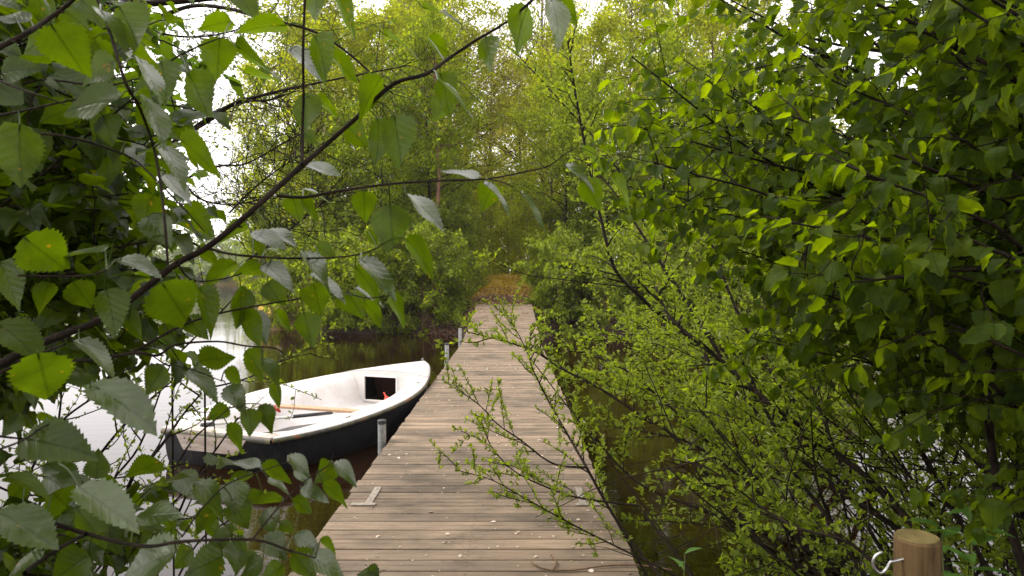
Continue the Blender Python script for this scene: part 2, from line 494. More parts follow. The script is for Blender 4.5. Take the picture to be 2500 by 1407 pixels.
mx = nt.nodes.new("ShaderNodeMix"); mx.data_type = 'RGBA'
L.new(mr.outputs[0], mx.inputs[0]); L.new(litter.outputs[0], mx.inputs[6]); L.new(moss.outputs[0], mx.inputs[7])
# sand on the far beach to the right
mrx = nd(nt, "ShaderNodeMapRange", i1=14.5, i2=16.0); L.new(sxyz.outputs[0], mrx.inputs[0])
mx2 = nt.nodes.new("ShaderNodeMix"); mx2.data_type = 'RGBA'
mx2.inputs[7].default_value = (0.50, 0.37, 0.28, 1)
L.new(mrx.outputs[0], mx2.inputs[0]); L.new(mx.outputs[2], mx2.inputs[6])
L.new(mx2.outputs[2], p.inputs["Base Color"])
b = nd(nt, "ShaderNodeBump", Strength=0.8, Distance=0.05); L.new(n1.outputs[0], b.inputs["Height"]); L.new(b.outputs[0], p.inputs["Normal"])
L.new(p.outputs[0], out.inputs[0])
GROUND = m
tag(mk("ground", V, [F], GROUND, smooth=True), kind="structure")

m, nt, out = newmat("lake_water"); L = nt.links
p = nd(nt, "ShaderNodeBsdfPrincipled", Roughness=0.02, IOR=1.33)
p.inputs["Base Color"].default_value = (0.0095, 0.0038, 0.0012, 1)
tc = nt.nodes.new("ShaderNodeTexCoord")
mp = nt.nodes.new("ShaderNodeMapping"); mp.inputs["Scale"].default_value = (0.8, 2.6, 1); L.new(tc.outputs["Object"], mp.inputs[0])
n1 = nd(nt, "ShaderNodeTexNoise", Scale=2.2, Detail=3.0, Roughness=0.5); L.new(mp.outputs[0], n1.inputs["Vector"])
n2 = nd(nt, "ShaderNodeTexNoise", Scale=0.25, Detail=2.0); L.new(tc.outputs["Object"], n2.inputs["Vector"])
mr = nd(nt, "ShaderNodeMapRange", i1=0.35, i2=0.7, i3=0.25, i4=1.0); L.new(n2.outputs[0], mr.inputs[0])
mm = nd(nt, "ShaderNodeMath", _operation='MULTIPLY'); L.new(n1.outputs[0], mm.inputs[0]); L.new(mr.outputs[0], mm.inputs[1])
b = nd(nt, "ShaderNodeBump", Strength=0.10, Distance=0.05); L.new(mm.outputs[0], b.inputs["Height"]); L.new(b.outputs[0], p.inputs["Normal"])
L.new(p.outputs[0], out.inputs[0])
WATER = m
tag(mk("water", np.array([(-420, -110, WATER_Z), (420, -110, WATER_Z), (420, 690, WATER_Z), (-420, 690, WATER_Z)], float), [np.array([[0, 1, 2, 3]])], WATER), kind="structure")

# ------------------------------------------------------------------ jetty and gangway
m, nt, out = newmat("weathered_planks"); L = nt.links
p = nd(nt, "ShaderNodeBsdfPrincipled", Roughness=0.8)
tc = nt.nodes.new("ShaderNodeTexCoord"); geo = nt.nodes.new("ShaderNodeNewGeometry")
off = nt.nodes.new("ShaderNodeVectorMath"); off.operation = 'SCALE'; off.inputs[0].default_value = (37, 0, 11); L.new(geo.outputs["Random Per Island"], off.inputs["Scale"])
av = nt.nodes.new("ShaderNodeVectorMath"); av.operation = 'ADD'; L.new(tc.outputs["Object"], av.inputs[0]); L.new(off.outputs[0], av.inputs[1])
mp = nt.nodes.new("ShaderNodeMapping"); mp.inputs["Scale"].default_value = (1.6, 60, 8); L.new(av.outputs[0], mp.inputs[0])
g1 = nd(nt, "ShaderNodeTexNoise", Scale=1.6, Detail=7.0, Roughness=0.65); L.new(mp.outputs[0], g1.inputs["Vector"])
mp2 = nt.nodes.new("ShaderNodeMapping"); mp2.inputs["Scale"].default_value = (1.0, 2.2, 1); L.new(av.outputs[0], mp2.inputs[0])
g2 = nd(nt, "ShaderNodeTexNoise", Scale=1.8, Detail=5.0, Roughness=0.6); L.new(mp2.outputs[0], g2.inputs["Vector"])
r1 = ramp(nt, g1.outputs[0], [(0.25, (0.085, 0.056, 0.036)), (0.45, (0.160, 0.117, 0.080)), (0.62, (0.215, 0.164, 0.116)), (0.8, (0.34, 0.277, 0.207))])
r2 = ramp(nt, g2.outputs[0], [(0.30, (0.50, 0.48, 0.44)), (0.45, (0.86, 0.84, 0.80)), (0.66, (1.16, 1.14, 1.10))])
mu = nt.nodes.new("ShaderNodeMix"); mu.data_type = 'RGBA'; mu.blend_type = 'MULTIPLY'; mu.inputs[0].default_value = 1
L.new(r1.outputs[0], mu.inputs[6]); L.new(r2.outputs[0], mu.inputs[7])
hv = nt.nodes.new("ShaderNodeHueSaturation"); mr = nd(nt, "ShaderNodeMapRange", i3=0.66, i4=1.2); L.new(geo.outputs["Random Per Island"], mr.inputs[0])
L.new(mr.outputs[0], hv.inputs["Value"]); L.new(mu.outputs[2], hv.inputs["Color"])
g3 = nd(nt, "ShaderNodeTexNoise", Scale=1.3, Detail=6.0, Roughness=0.7); L.new(tc.outputs["Object"], g3.inputs["Vector"])
r3 = ramp(nt, g3.outputs[0], [(0.36, (0.55, 0.56, 0.50)), (0.50, (1.0, 1.0, 1.0)), (0.70, (1.12, 1.08, 1.02))])
g4 = nd(nt, "ShaderNodeTexNoise", Scale=34.0, Detail=3.0, Roughness=0.6); L.new(tc.outputs["Object"], g4.inputs["Vector"])
r4 = ramp(nt, g4.outputs[0], [(0.30, (0.45, 0.42, 0.38)), (0.36, (1.0, 1.0, 1.0)), (0.66, (1.0, 1.0, 1.0)), (0.74, (1.35, 1.38, 1.30))])
m3 = nt.nodes.new("ShaderNodeMix"); m3.data_type = 'RGBA'; m3.blend_type = 'MULTIPLY'; m3.inputs[0].default_value = 1
m4 = nt.nodes.new("ShaderNodeMix"); m4.data_type = 'RGBA'; m4.blend_type = 'MULTIPLY'; m4.inputs[0].default_value = 1
L.new(hv.outputs[0], m3.inputs[6]); L.new(r3.outputs[0], m3.inputs[7]); L.new(m3.outputs[2], m4.inputs[6]); L.new(r4.outputs[0], m4.inputs[7])
L.new(m4.outputs[2], p.inputs["Base Color"])
b = nd(nt, "ShaderNodeBump", Strength=0.5, Distance=0.01); L.new(g1.outputs[0], b.inputs["Height"]); L.new(b.outputs[0], p.inputs["Normal"])
L.new(p.outputs[0], out.inputs[0])
PLANK = m
DARKWOOD = simple_mat("wet_dark_timber", (0.05, 0.035, 0.024), 0.8, col2=(0.02, 0.014, 0.01), scale=12, bump=.4)
GALV = simple_mat("galvanised_steel", (0.42, 0.43, 0.42), 0.45, metal=0.75, col2=(0.26, 0.27, 0.26), scale=26, bump=0.05)
BRUSHED = simple_mat("dull_steel_plate", (0.34, 0.30, 0.25), 0.55, metal=0.4, col2=(0.2, 0.17, 0.14), scale=30)
BLACKPL = simple_mat("black_plastic", (0.035, 0.035, 0.037), 0.5, col2=(0.02, 0.02, 0.021), scale=20)
FLOATM = simple_mat("float_plastic", (0.03, 0.03, 0.03), 0.6)

XL, XR = -1.195, 0.685
def planks(mb, y0, y1, zfun, ang=0.0):
    pitch = 0.151; y = y0
    ca, sa = math.cos(ang), math.sin(ang)
    rot = np.array([[1, 0, 0], [0, ca, -sa], [0, sa, ca]])
    while y < y1 - 0.05:
        w = 0.1390 + rng.normal() * 0.0015
        dx0, dx1 = rng.normal() * .006, rng.normal() * .006
        cz = zfun(y + w / 2) - 0.014 + rng.normal() * 0.0012
        yaw = rng.normal() * .0012
        rz = np.array([[math.cos(yaw), -math.sin(yaw), 0], [math.sin(yaw), math.cos(yaw), 0], [0, 0, 1]])
        # two halves with a shallow groove between them, all one board
        cx = (XL + XR + dx0 + dx1) / 2; wd = XR - XL + dx1 - dx0
        hw, th = w / 2, 0.028
        g = 0.006
        prof = [(-hw, -th / 2), (-hw, th / 2 - .004), (-hw + .004, th / 2), (-.006 - g, th / 2), (-g + .002, th / 2 - .0025), (g - .002, th / 2 - .0025), (.006 + g, th / 2), (hw - .004, th / 2), (hw, th / 2 - .004), (hw, -th / 2)]
        V = np.array([(sx * wd / 2, a, b) for sx in (-1, 1) for a, b in prof])
        n = len(prof)
        F = [(i, i + 1, i + 1 + n, i + n)[::-1] for i in range(n - 1)] + [(n - 1, 0, n, 2 * n - 1)[::-1], tuple(range(n))[::-1], tuple(range(n, 2 * n))]
        mb.add((V @ rz.T) @ rot.T + np.array([cx, y + w / 2, cz]), F)
        y += pitch * ca

jetty = empty("jetty", (-.25, 7, 0), "long straight plank jetty running out over the dark water beside the rowing boat", "jetty")
mb = MB(); planks(mb, -1.6, 16.05, lambda y: 0.0); mb.build("deck", PLANK, jetty)
mb = MB()
for i in range(117):
    for x in (XL + .05, -.25, XR - .05):
        for q in (.045, .1):
            a_, b__ = x + rng.normal() * .004, -1.6 + i * .151 + q
            mb.add([(a_ + .0045 * math.cos(t), b__ + .0045 * math.sin(t), .0028) for t in np.arange(6) * 1.047], [tuple(range(6))])
tag(mb.build("screws", simple_mat("rusty_screw", (0.05, 0.03, 0.02), .8), jetty), kind="stuff")
mb = MB()
for x in (XL + 0.04, XR - 0.04, -.25):
    mb.box((x, 7.2, -0.115), (0.06, 17.5, 0.165))
for y in np.arange(-1, 16, 2.4):
    mb.box((-.25, y, -0.20), (1.7, 0.1, 0.12))
mb.build("frame", DARKWOOD, jetty)
for y in (1.5, 5.6, 9.8, 14.0):
    mb = MB(); mb.box((-.25, y, -0.40), (1.6, 1.5, 0.24)); mb.build("float", FLOATM, jetty)
def bracket(x, y, long, side):
    mb = MB(); mb.box((x, y + long / 2, 0.006), (0.05, long, 0.006)); mb.box((x - side * .03, y - 0.03, 0.007), (0.17, 0.05, 0.007))
    for q in (0.15, 0.5, 0.85):
        mb.tube([(x, y + long * q, 0.008), (x, y + long * q, 0.0125)], 0.008, 8)
    mb.build("bracket", BRUSHED, jetty)
bracket(-1.01, 4.78, 0.36, 1); bracket(0.50, 4.78, 0.36, -1)
for x in (-.94, -.43, .06, .57):
    mb = MB(); mb.box((x, 11.9, 0.006), (0.12, 0.03, 0.008)); mb.box((x, 11.72, 0.005), (0.035, 0.3, 0.006)); mb.build("clip", BRUSHED, jetty)

ANG = math.atan(0.0876)
gangway = empty("gangway", (-.25, 16.1, 0), "sloping plank gangway climbing from the jetty end to the leafy bank", "gangway")
mb = MB(); planks(mb, 16.08, 23.2, lambda y: 0.006 + (y - 16.07) * 0.0876, ANG); mb.build("deck", PLANK, gangway)
mb = MB()
rx = np.array([[1, 0, 0], [0, math.cos(ANG), -math.sin(ANG)], [0, math.sin(ANG), math.cos(ANG)]])
for x in (XL + 0.04, XR - 0.04, -.25):
    mb.box((x, 19.62, 0.31 - 0.135), (0.07, 7.1, 0.18), rx)
mb.build("frame", DARKWOOD, gangway)

def tube_post(d, x, top, label, cap=True, r=0.04, brk=False):
    y = d
    t = empty("steel_post", (x, y, WATER_Z - .9), label, "mooring post", "galvanised tubes along the left edge of the jetty")
    mb = MB(); n = 20
    mb.tube([(x, y, WATER_Z - .9), (x, y, top - (.035 if cap else 0))], r, n)
    mb.build("tube", GALV, t, smooth=False)
    if cap:
        mb = MB(); mb.tube([(x, y, top - .04), (x, y, top - .006), (x, y, top)], [r + .003, r + .003, r - .004], n); mb.build("cap", BLACKPL, t)
    if brk:
        mb = MB(); mb.box((x + .02, y, -0.05), (0.13, 0.11, 0.04)); mb.build("bracket", GALV, t)
tube_post(6.6, -1.262, 0.21, "black capped steel tube post standing between the boat's black side and the jetty")
tube_post(13.2, -1.262, 0.31, "dark capped steel tube post just beyond the boat's bow", brk=True)
tube_post(16.6, -1.262, 0.335, "uncapped pale steel tube post where the gangway begins", cap=False)

# ------------------------------------------------------------------ rowing boat
BO = np.array([-3.1, 7.1]); BD = unit(np.array([.338, .941])); BP = np.array([BD[1], -BD[0]])
def bw(s, lat, z):
    q = BO + BD * s + BP * lat
    return np.array([q[0], q[1], z])
S_ = [0, .25, .5, 1.0, 1.5, 2.0, 2.5, 3.0, 3.4, 3.8, 4.15, 4.45, 4.65, 4.73]
B_ = [.70, .83, .94, 1.06, 1.11, 1.11, 1.04, .90, .75, .575, .40, .235, .10, .03]
Z_ = [-.05, -.045, -.04, -.02, 0, .02, .045, .07, .09, .105, .12, .13, .14, .145]
from numpy import interp
st = np.linspace(0, 4.73, 44)
def smooth1(xx, yy, x):
    pp = np.polyfit(xx, yy, 7); return np.polyval(pp, x)
hb = np.maximum(.02, np.array([smooth1(S_, B_, s) for s in st])); hb[-1] = 0.02; hb[-2] = min(hb[-2], .11)
sz = interp(st, S_, Z_)
def hbf(s): return float(interp(s, st, hb))
def szf(s): return float(interp(s, st, sz))

m, nt, out = newmat("black_hull_paint"); L = nt.links
p = nd(nt, "ShaderNodeBsdfPrincipled", Roughness=0.5); p.inputs["Specular IOR Level"].default_value = 0.2
tc = nt.nodes.new("ShaderNodeTexCoord"); mp = nt.nodes.new("ShaderNodeMapping"); mp.inputs["Scale"].default_value = (6, 6, 1.0); L.new(tc.outputs["Object"], mp.inputs[0])
no = nd(nt, "ShaderNodeTexNoise", Scale=4.0, Detail=8.0, Roughness=0.7); L.new(mp.outputs[0], no.inputs["Vector"])
r = ramp(nt, no.outputs[0], [(0.45, (0.008, 0.008, 0.010)), (0.62, (0.018, 0.018, 0.017)), (0.8, (0.07, 0.075, 0.055))])
L.new(r.outputs[0], p.inputs["Base Color"]); L.new(p.outputs[0], out.inputs[0]); HULLBLK = m
WHITE = simple_mat("white_gelcoat", (0.62, 0.60, 0.585), 0.42, col2=(0.50, 0.465, 0.42), scale=3.5, lo=.25, hi=.55)
GREYDIRT = simple_mat("worn_white_floor", (0.46, 0.42, 0.38), 0.6, col2=(0.26, 0.20, 0.16), scale=4, lo=.3, hi=.6)
m, nt, out = newmat("worn_rim"); L = nt.links
p = nd(nt, "ShaderNodeBsdfPrincipled", Roughness=0.6)
tc = nt.nodes.new("ShaderNodeTexCoord"); no = nd(nt, "ShaderNodeTexNoise", Scale=7.0, Detail=7.0, Roughness=0.7); L.new(tc.outputs["Object"], no.inputs["Vector"])
no2 = nd(nt, "ShaderNodeTexNoise", Scale=1.7, Detail=1.0); L.new(tc.outputs["Object"], no2.inputs["Vector"])
r = ramp(nt, no.outputs[0], [(0.40, (0.045, 0.04, 0.035)), (0.56, (0.11, 0.11, 0.05)), (0.68, (0.32, 0.05, 0.025)), (0.82, (0.45, 0.4, 0.35))])
L.new(r.outputs[0], p.inputs["Base Color"]); L.new(p.outputs[0], out.inputs[0]); RIM = m

boat = empty("rowing_boat", (-2.4, 9.2, WATER_Z), "open dinghy with black hull and white inside moored against the jetty's left side", "boat")
# outer hull
NU = 12
V = []; 
for i, s in enumerate(st):
    k = -.74 + .14 * max(0, (s - 3.2) / 1.5) ** 2 * 3 + .05 * max(0, (1 - s))
    top = sz[i] - .012
    for q in range(2 * NU + 1):
        u = abs(q - NU) / NU; sg = -1 if q < NU else 1
        full = 1 - (1 - u) ** 3.6
        nar = u ** 0.9
        w = min(1, max(0, (s - 2.8) / 1.9))
        yy = (hb[i] - .01) * (full * (1 - w) + nar * w)
        zz = k + (top - k) * (u ** 1.35)
        V.append(bw(s + (0.06 * (1 - u)) * (s < .01) , sg * yy, zz))
W = 2 * NU + 1
F = [(i * W + j, i * W + j + 1, (i + 1) * W + j + 1, (i + 1) * W + j) for i in range(len(st) - 1) for j in range(W - 1)]
F.append(tuple(range(W))[::-1]); F.append(tuple(range((len(st) - 1) * W, len(st) * W)))
hull = mk("hull", np.array(V), F, HULLBLK, boat, smooth=True)
# inner moulding: side deck, rolled side, floor, foredeck
prof = [(0.0, -.006), (.002, .012), (.02, .018), (.20, .016), (.27, .004), (.33, -.03), (.375, -.08), (.41, -.16), (.44, -.27), (.50, -.37), (.60, -.415), (.78, -.43)]
BK = 3.4
rows = []; ss = [s for s in np.linspace(0.02, BK, 34)]
for s in ss:
    b_, z_ = hbf(s), szf(s)
    sc = min(1.0, b_ / 1.0)
    left = [bw(s, -max(0, b_ + .012 - a * (1 if a < .03 else sc)), z_ + c) for a, c in prof]
    mid = [bw(s, 0, z_ - .435)]
    right = [bw(s, max(0, b_ + .012 - a * (1 if a < .03 else sc)), z_ + c) for a, c in prof][::-1]
    rows.append(left + mid + right)
W = len(rows[0]); V = np.array(rows).reshape(-1, 3)
F = [(i * W + j, (i + 1) * W + j, (i + 1) * W + j + 1, i * W + j + 1) for i in range(len(rows) - 1) for j in range(W - 1)]
mk("inner_moulding", V, F, WHITE, boat, smooth=True)
# foredeck
rows = []
for s in np.linspace(BK, 4.73, 16):
    b_, z_ = hbf(s), szf(s); row = []
    cr = .075 * min(1, (4.8 - s) / 1.3)
    for q in np.linspace(-1, 1, 15):
        row.append(bw(s + (0.10 * (1 - q * q)) * (s < BK + .001) * 0, q * (b_ + .012), z_ + .018 + cr * (1 - q * q) ** .8))
    rows.append([bw(s, -(b_ + .012), z_ - .006)] + row + [bw(s, b_ + .012, z_ - .006)])
W = len(rows[0]); V = np.array(rows).reshape(-1, 3)
F = [(i * W + j, (i + 1) * W + j, (i + 1) * W + j + 1, i * W + j + 1) for i in range(len(rows) - 1) for j in range(W - 1)]
mk("foredeck", V, F, WHITE, boat, smooth=True)
# bulkhead with its opening
s = BK + .002
def bulk_outline():
    b_, z_ = hbf(s), szf(s); sc = min(1, b_)
    top = [(q * (b_ + .01), z_ + .018 + .075 * (1 - q * q) ** .8) for q in np.linspace(-1, 1, 15)]
    return b_, z_, sc, top
b_, z_, sc, top = bulk_outline()
ox0, ox1, oz0, oz1 = -.31, .23, -.275, .075
mb = MB()
def topz(x): return float(interp(x, [t[0] for t in top], [t[1] for t in top])) - .004
xsb = sorted(set(list(np.linspace(-b_, ox0, 7)) + list(np.linspace(ox0, ox1, 9)) + list(np.linspace(ox1, b_, 7))))
for a, c in zip(xsb[:-1], xsb[1:]):
    def quad(x0, x1, zz0a, zz0b, zz1a, zz1b):
        mb.add([bw(s, x0, zz0a), bw(s, x1, zz0b), bw(s, x1, zz1b), bw(s, x0, zz1a)], [(0, 1, 2, 3)])
    if a >= ox0 - 1e-6 and c <= ox1 + 1e-6:
        quad(a, c, oz1, oz1, topz(a), topz(c)); quad(a, c, z_ - .44, z_ - .44, oz0, oz0)
    else:
        quad(a, c, z_ - .44, z_ - .44, topz(a), topz(c))
mb.build("bulkhead", WHITE, boat)
mb = MB()
fr = .022
for (x0, x1, za, zb) in ((ox0 - fr, ox0, oz0 - fr, oz1 + fr), (ox1, ox1 + fr, oz0 - fr, oz1 + fr), (ox0, ox1, oz1, oz1 + fr), (ox0, ox1, oz0 - fr, oz0)):
    c = bw(s - .012, (x0 + x1) / 2, (za + zb) / 2)
    rot = np.array([[BP[0], BD[0], 0], [BP[1], BD[1], 0], [0, 0, 1]])
    mb.box(c, (x1 - x0, .03, zb - za), rot)
mb.build("hatch_frame", WHITE, boat)
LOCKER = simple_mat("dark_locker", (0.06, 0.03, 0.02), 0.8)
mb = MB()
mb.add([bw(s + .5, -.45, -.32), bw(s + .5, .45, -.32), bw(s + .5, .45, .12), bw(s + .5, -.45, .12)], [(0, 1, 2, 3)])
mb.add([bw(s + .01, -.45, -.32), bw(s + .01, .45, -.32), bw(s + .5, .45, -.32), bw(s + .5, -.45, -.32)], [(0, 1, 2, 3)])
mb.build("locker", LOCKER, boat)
# rim strip worn to red and green
rows = []
for s in list(np.linspace(-.0, 4.74, 60)):
    b_, z_ = hbf(min(s, 4.73)), szf(min(s, 4.73))
    rows.append([bw(s, b_ + .004, z_ - .042), bw(s, b_ + .022, z_ - .038), bw(s, b_ + .024, z_ - .004), bw(s, b_ + .010, z_ + .006)])
V1 = np.array(rows).reshape(-1, 3)
F1 = [(i * 4 + j, (i + 1) * 4 + j, (i + 1) * 4 + j + 1, i * 4 + j + 1) for i in range(59) for j in range(3)]
rows2 = []
for s in list(np.linspace(-.0, 4.74, 60)):
    b_, z_ = hbf(min(s, 4.73)), szf(min(s, 4.73))
    rows2.append([bw(s, -(b_ + .004), z_ - .042), bw(s, -(b_ + .022), z_ - .038), bw(s, -(b_ + .024), z_ - .004), bw(s, -(b_ + .010), z_ + .006)])
mb = MB(); mb.add(V1, F1); mb.add(np.array(rows2).reshape(-1, 3), F1)
tr = []
for q in np.linspace(-1, 1, 9):
    tr.append([bw(-.004, q * .70, -.095), bw(-.024, q * .715, -.09), bw(-.024, q * .715, -.052), bw(.0, q * .7, -.036)])
mb.add(np.array(tr).reshape(-1, 3), [(i * 4 + j, (i + 1) * 4 + j, (i + 1) * 4 + j + 1, i * 4 + j + 1) for i in range(8) for j in range(3)])
mb.build("rub_rail", RIM, boat, smooth=True)
rotb = np.array([[BP[0], BD[0], 0], [BP[1], BD[1], 0], [0, 0, 1]])
# transom: top deck strip, outboard pad, stern seat
mb = MB(); mb.box(bw(.07, 0, -.04), (1.42, .16, .03), rotb); mb.box(bw(.25, 0, -.16), (1.15, .4, .03), rotb); mb.box(bw(.455, 0, -.3), (1.12, .02, .27), rotb)
mb.build("stern_seat", GREYDIRT, boat)
PADM = simple_mat("faded_plywood", (0.42, 0.36, 0.32), 0.8, col2=(0.28, 0.22, 0.18), scale=5, stretch=(1, 1, 6))
mb = MB()
pv = [(-.50, -.075), (.42, -.075), (.30, -.235), (-.40, -.235)]
V = [bw(-.03, a, c) for a, c in pv] + [bw(.02, a, c) for a, c in pv]
mb.add(V, [(0, 1, 2, 3)[::-1], (4, 5, 6, 7), (0, 4, 5, 1)[::-1], (1, 5, 6, 2)[::-1], (2, 6, 7, 3)[::-1], (3, 7, 4, 0)[::-1]])
mb.m = 1
for a, c in ((-.38, -.11), (.28, -.11), (-.3, -.2), (.2, -.2)):
    mb.tube([bw(-.034, a, c), bw(-.03, a, c)], .010, 8)
mb.build("transom_pad", [PADM, BLACKPL], boat)
ORANGEWOOD = simple_mat("bare_pine", (0.50, 0.31, 0.19), 0.6, col2=(0.36, 0.20, 0.11), scale=7, stretch=(6, 1, 1))
mb = MB(); ang = 0.045
rt = rotb @ np.array([[math.cos(ang), -math.sin(ang), 0], [math.sin(ang), math.cos(ang), 0], [0, 0, 1]])
mb.box(bw(1.82, .03, -.115), (1.32, .13, .032), rt); mb.build("thwart", ORANGEWOOD, boat)
REDP = simple_mat("red_plastic", (0.70, 0.07, 0.04), 0.4)
mb = MB(); mb.tube([bw(1.80, -.69, -.11), bw(1.80, -.66, -.16), bw(1.82, -.62, -.20)], [.02, .03, .012], 8); mb.build("thwart_clamp", REDP, boat)
mb = MB(); mb.box(bw(2.45, .05, -.375), (.26, 1.3, .09), rotb); mb.build("centre_moulding", WHITE, boat)
# cleats and bow ring
mb = MB()
for s_c, sgn in ((2.35, -1), (1.0, 1), (3.0, 1), (3.9, 1)):
    b_, z_ = hbf(s_c), szf(s_c)
    c = bw(s_c, sgn * (b_ - .10), z_ + .03)
    for q in (-.025, .025): mb.tube([c + np.array([*(BD * q), -.018]), c + np.array([*(BD * q), 0.0])], .006, 6)
    mb.tube([c - np.array([*(BD * .05), 0]), c + np.array([*(BD * .05), 0])], .007, 6)
a = np.linspace(0, 2 * np.pi, 17)
c = bw(4.70, 0, .185)
mb.tube([c + np.array([BD[0] * .03 * math.cos(t), BD[1] * .03 * math.cos(t), .03 * math.sin(t)]) for t in a], .005, 6)
mb.build("fittings", GALV, boat, smooth=True)
# oars (separate things lying in the boat)
OARW = simple_mat("white_oar_shaft", (0.68, 0.66, 0.62), 0.45)
def oar(A, B, lab, grip, sleeve):
    A, B = np.array(A), np.array(B); d = unit(B - A)
    t = empty("oar", tuple(A), lab, "oar", "oars lying inside the boat")
    L_ = np.linalg.norm(B - A)
    mb = MB(); mb.tube([A + d * .10, B], .017, 12); mb.build("shaft", OARW, t, smooth=True)
    mb = MB(); mb.tube([A, A + d * .005, A + d * .15, A + d * .155], [.018, .025, .025, .018], 12); mb.build("grip", BLACKPL, t, smooth=True)
    if sleeve:
        mb = MB(); mb.tube([A + d * sleeve[0], A + d * sleeve[1]], [.024, .021], 12); mb.build("sleeve", BLACKPL, t, smooth=True)
    side = unit(np.cross(d, UP)); up = np.cross(side, d); V = []; n = 9
    for i in range(n):
        t_ = i / (n - 1); w = np.interp(t_, [0, .3, .8, 1], [.02, .075, .085, .055])
        for z in (-.006, .006):
            V += [B + d * .48 * t_ - side * w + up * z, B + d * .48 * t_ + side * w + up * z]
    F = []
    for i in range(n - 1):
        o = i * 4
        F += [(o, o + 4, o + 5, o + 1), (o + 2, o + 3, o + 7, o + 6), (o, o + 2, o + 6, o + 4), (o + 1, o + 5, o + 7, o + 3)]
    F += [(0, 1, 3, 2), (4 * n - 4, 4 * n - 2, 4 * n - 1, 4 * n - 3)]
    mb = MB(); mb.add(V, F); mb.build("blade", OARW, t, smooth=False)
oar(bw(.24, -.42, -.035), bw(2.35, .12, -.235), "far oar with black grip and long black sleeve reaching under the plank seat", 1, (1.22, 1.85))
oar(bw(.34, .30, -.105), bw(1.75, .36, -.32), "near oar with round black grip beside the boat's stern corner", 1, None)
# red bottle in the hatch
mb = MB(); c = bw(3.30, .12, -.34)
mb.tube([c, c + np.array([0, 0, .10]), c + np.array([0, 0, .135]), c + np.array([-.015, 0, .155]), c + np.array([-.04, 0, .205]), c + np.array([-.045, 0, .21])], [.036, .040, .034, .014, .011, .007], 12)
tag(mb.build("bailer", REDP, None, smooth=True, loc=tuple(c)), "small red plastic bailer standing by the dark hatch in the boat", "bailer")

# ------------------------------------------------------------------ post with hook
POSTW = simple_mat("brown_post_wood", (0.15, 0.098, 0.045), 0.8, col2=(0.065, 0.040, 0.018), scale=6, stretch=(4, 4, .5), bump=.4)
POSTT = simple_mat("post_end_grain", (0.22, 0.17, 0.07), 0.85, col2=(0.10, 0.08, 0.03), scale=22)
STEEL = simple_mat("bright_hook_steel", (0.62, 0.62, 0.62), 0.28, metal=0.9)
px_, py_ = 1.195, 2.0
post = empty("wooden_post", (px_, py_, -1), "round brown timber post with a steel hook in its left side", "post")
mb = MB(); mb.tube([(px_, py_, -1), (px_, py_, .825), (px_, py_, .832)], [.062, .062, .058], 28); mb.build("shaft", POSTW, post, smooth=False)
mb = MB(); mb.tube([(px_, py_, .8325), (px_, py_, .836)], [.058, .056], 28); mb.build("end_grain", POSTT, post)
hk = [(2212, 1364), (2200, 1366), (2185, 1370), (2174, 1372), (2168, 1383), (2160, 1394), (2148, 1399), (2136, 1390), (2131, 1375), (2134, 1362), (2143, 1353), (2154, 1347)]
hp = smooth_path([P(x, y, 1.99) for x, y in hk], 36)
mb = MB(); mb.tube(hp, .0042, 10); mb.build("hook", STEEL, post, smooth=True)
mb = MB(); c = P(2203, 1365, 1.955); 
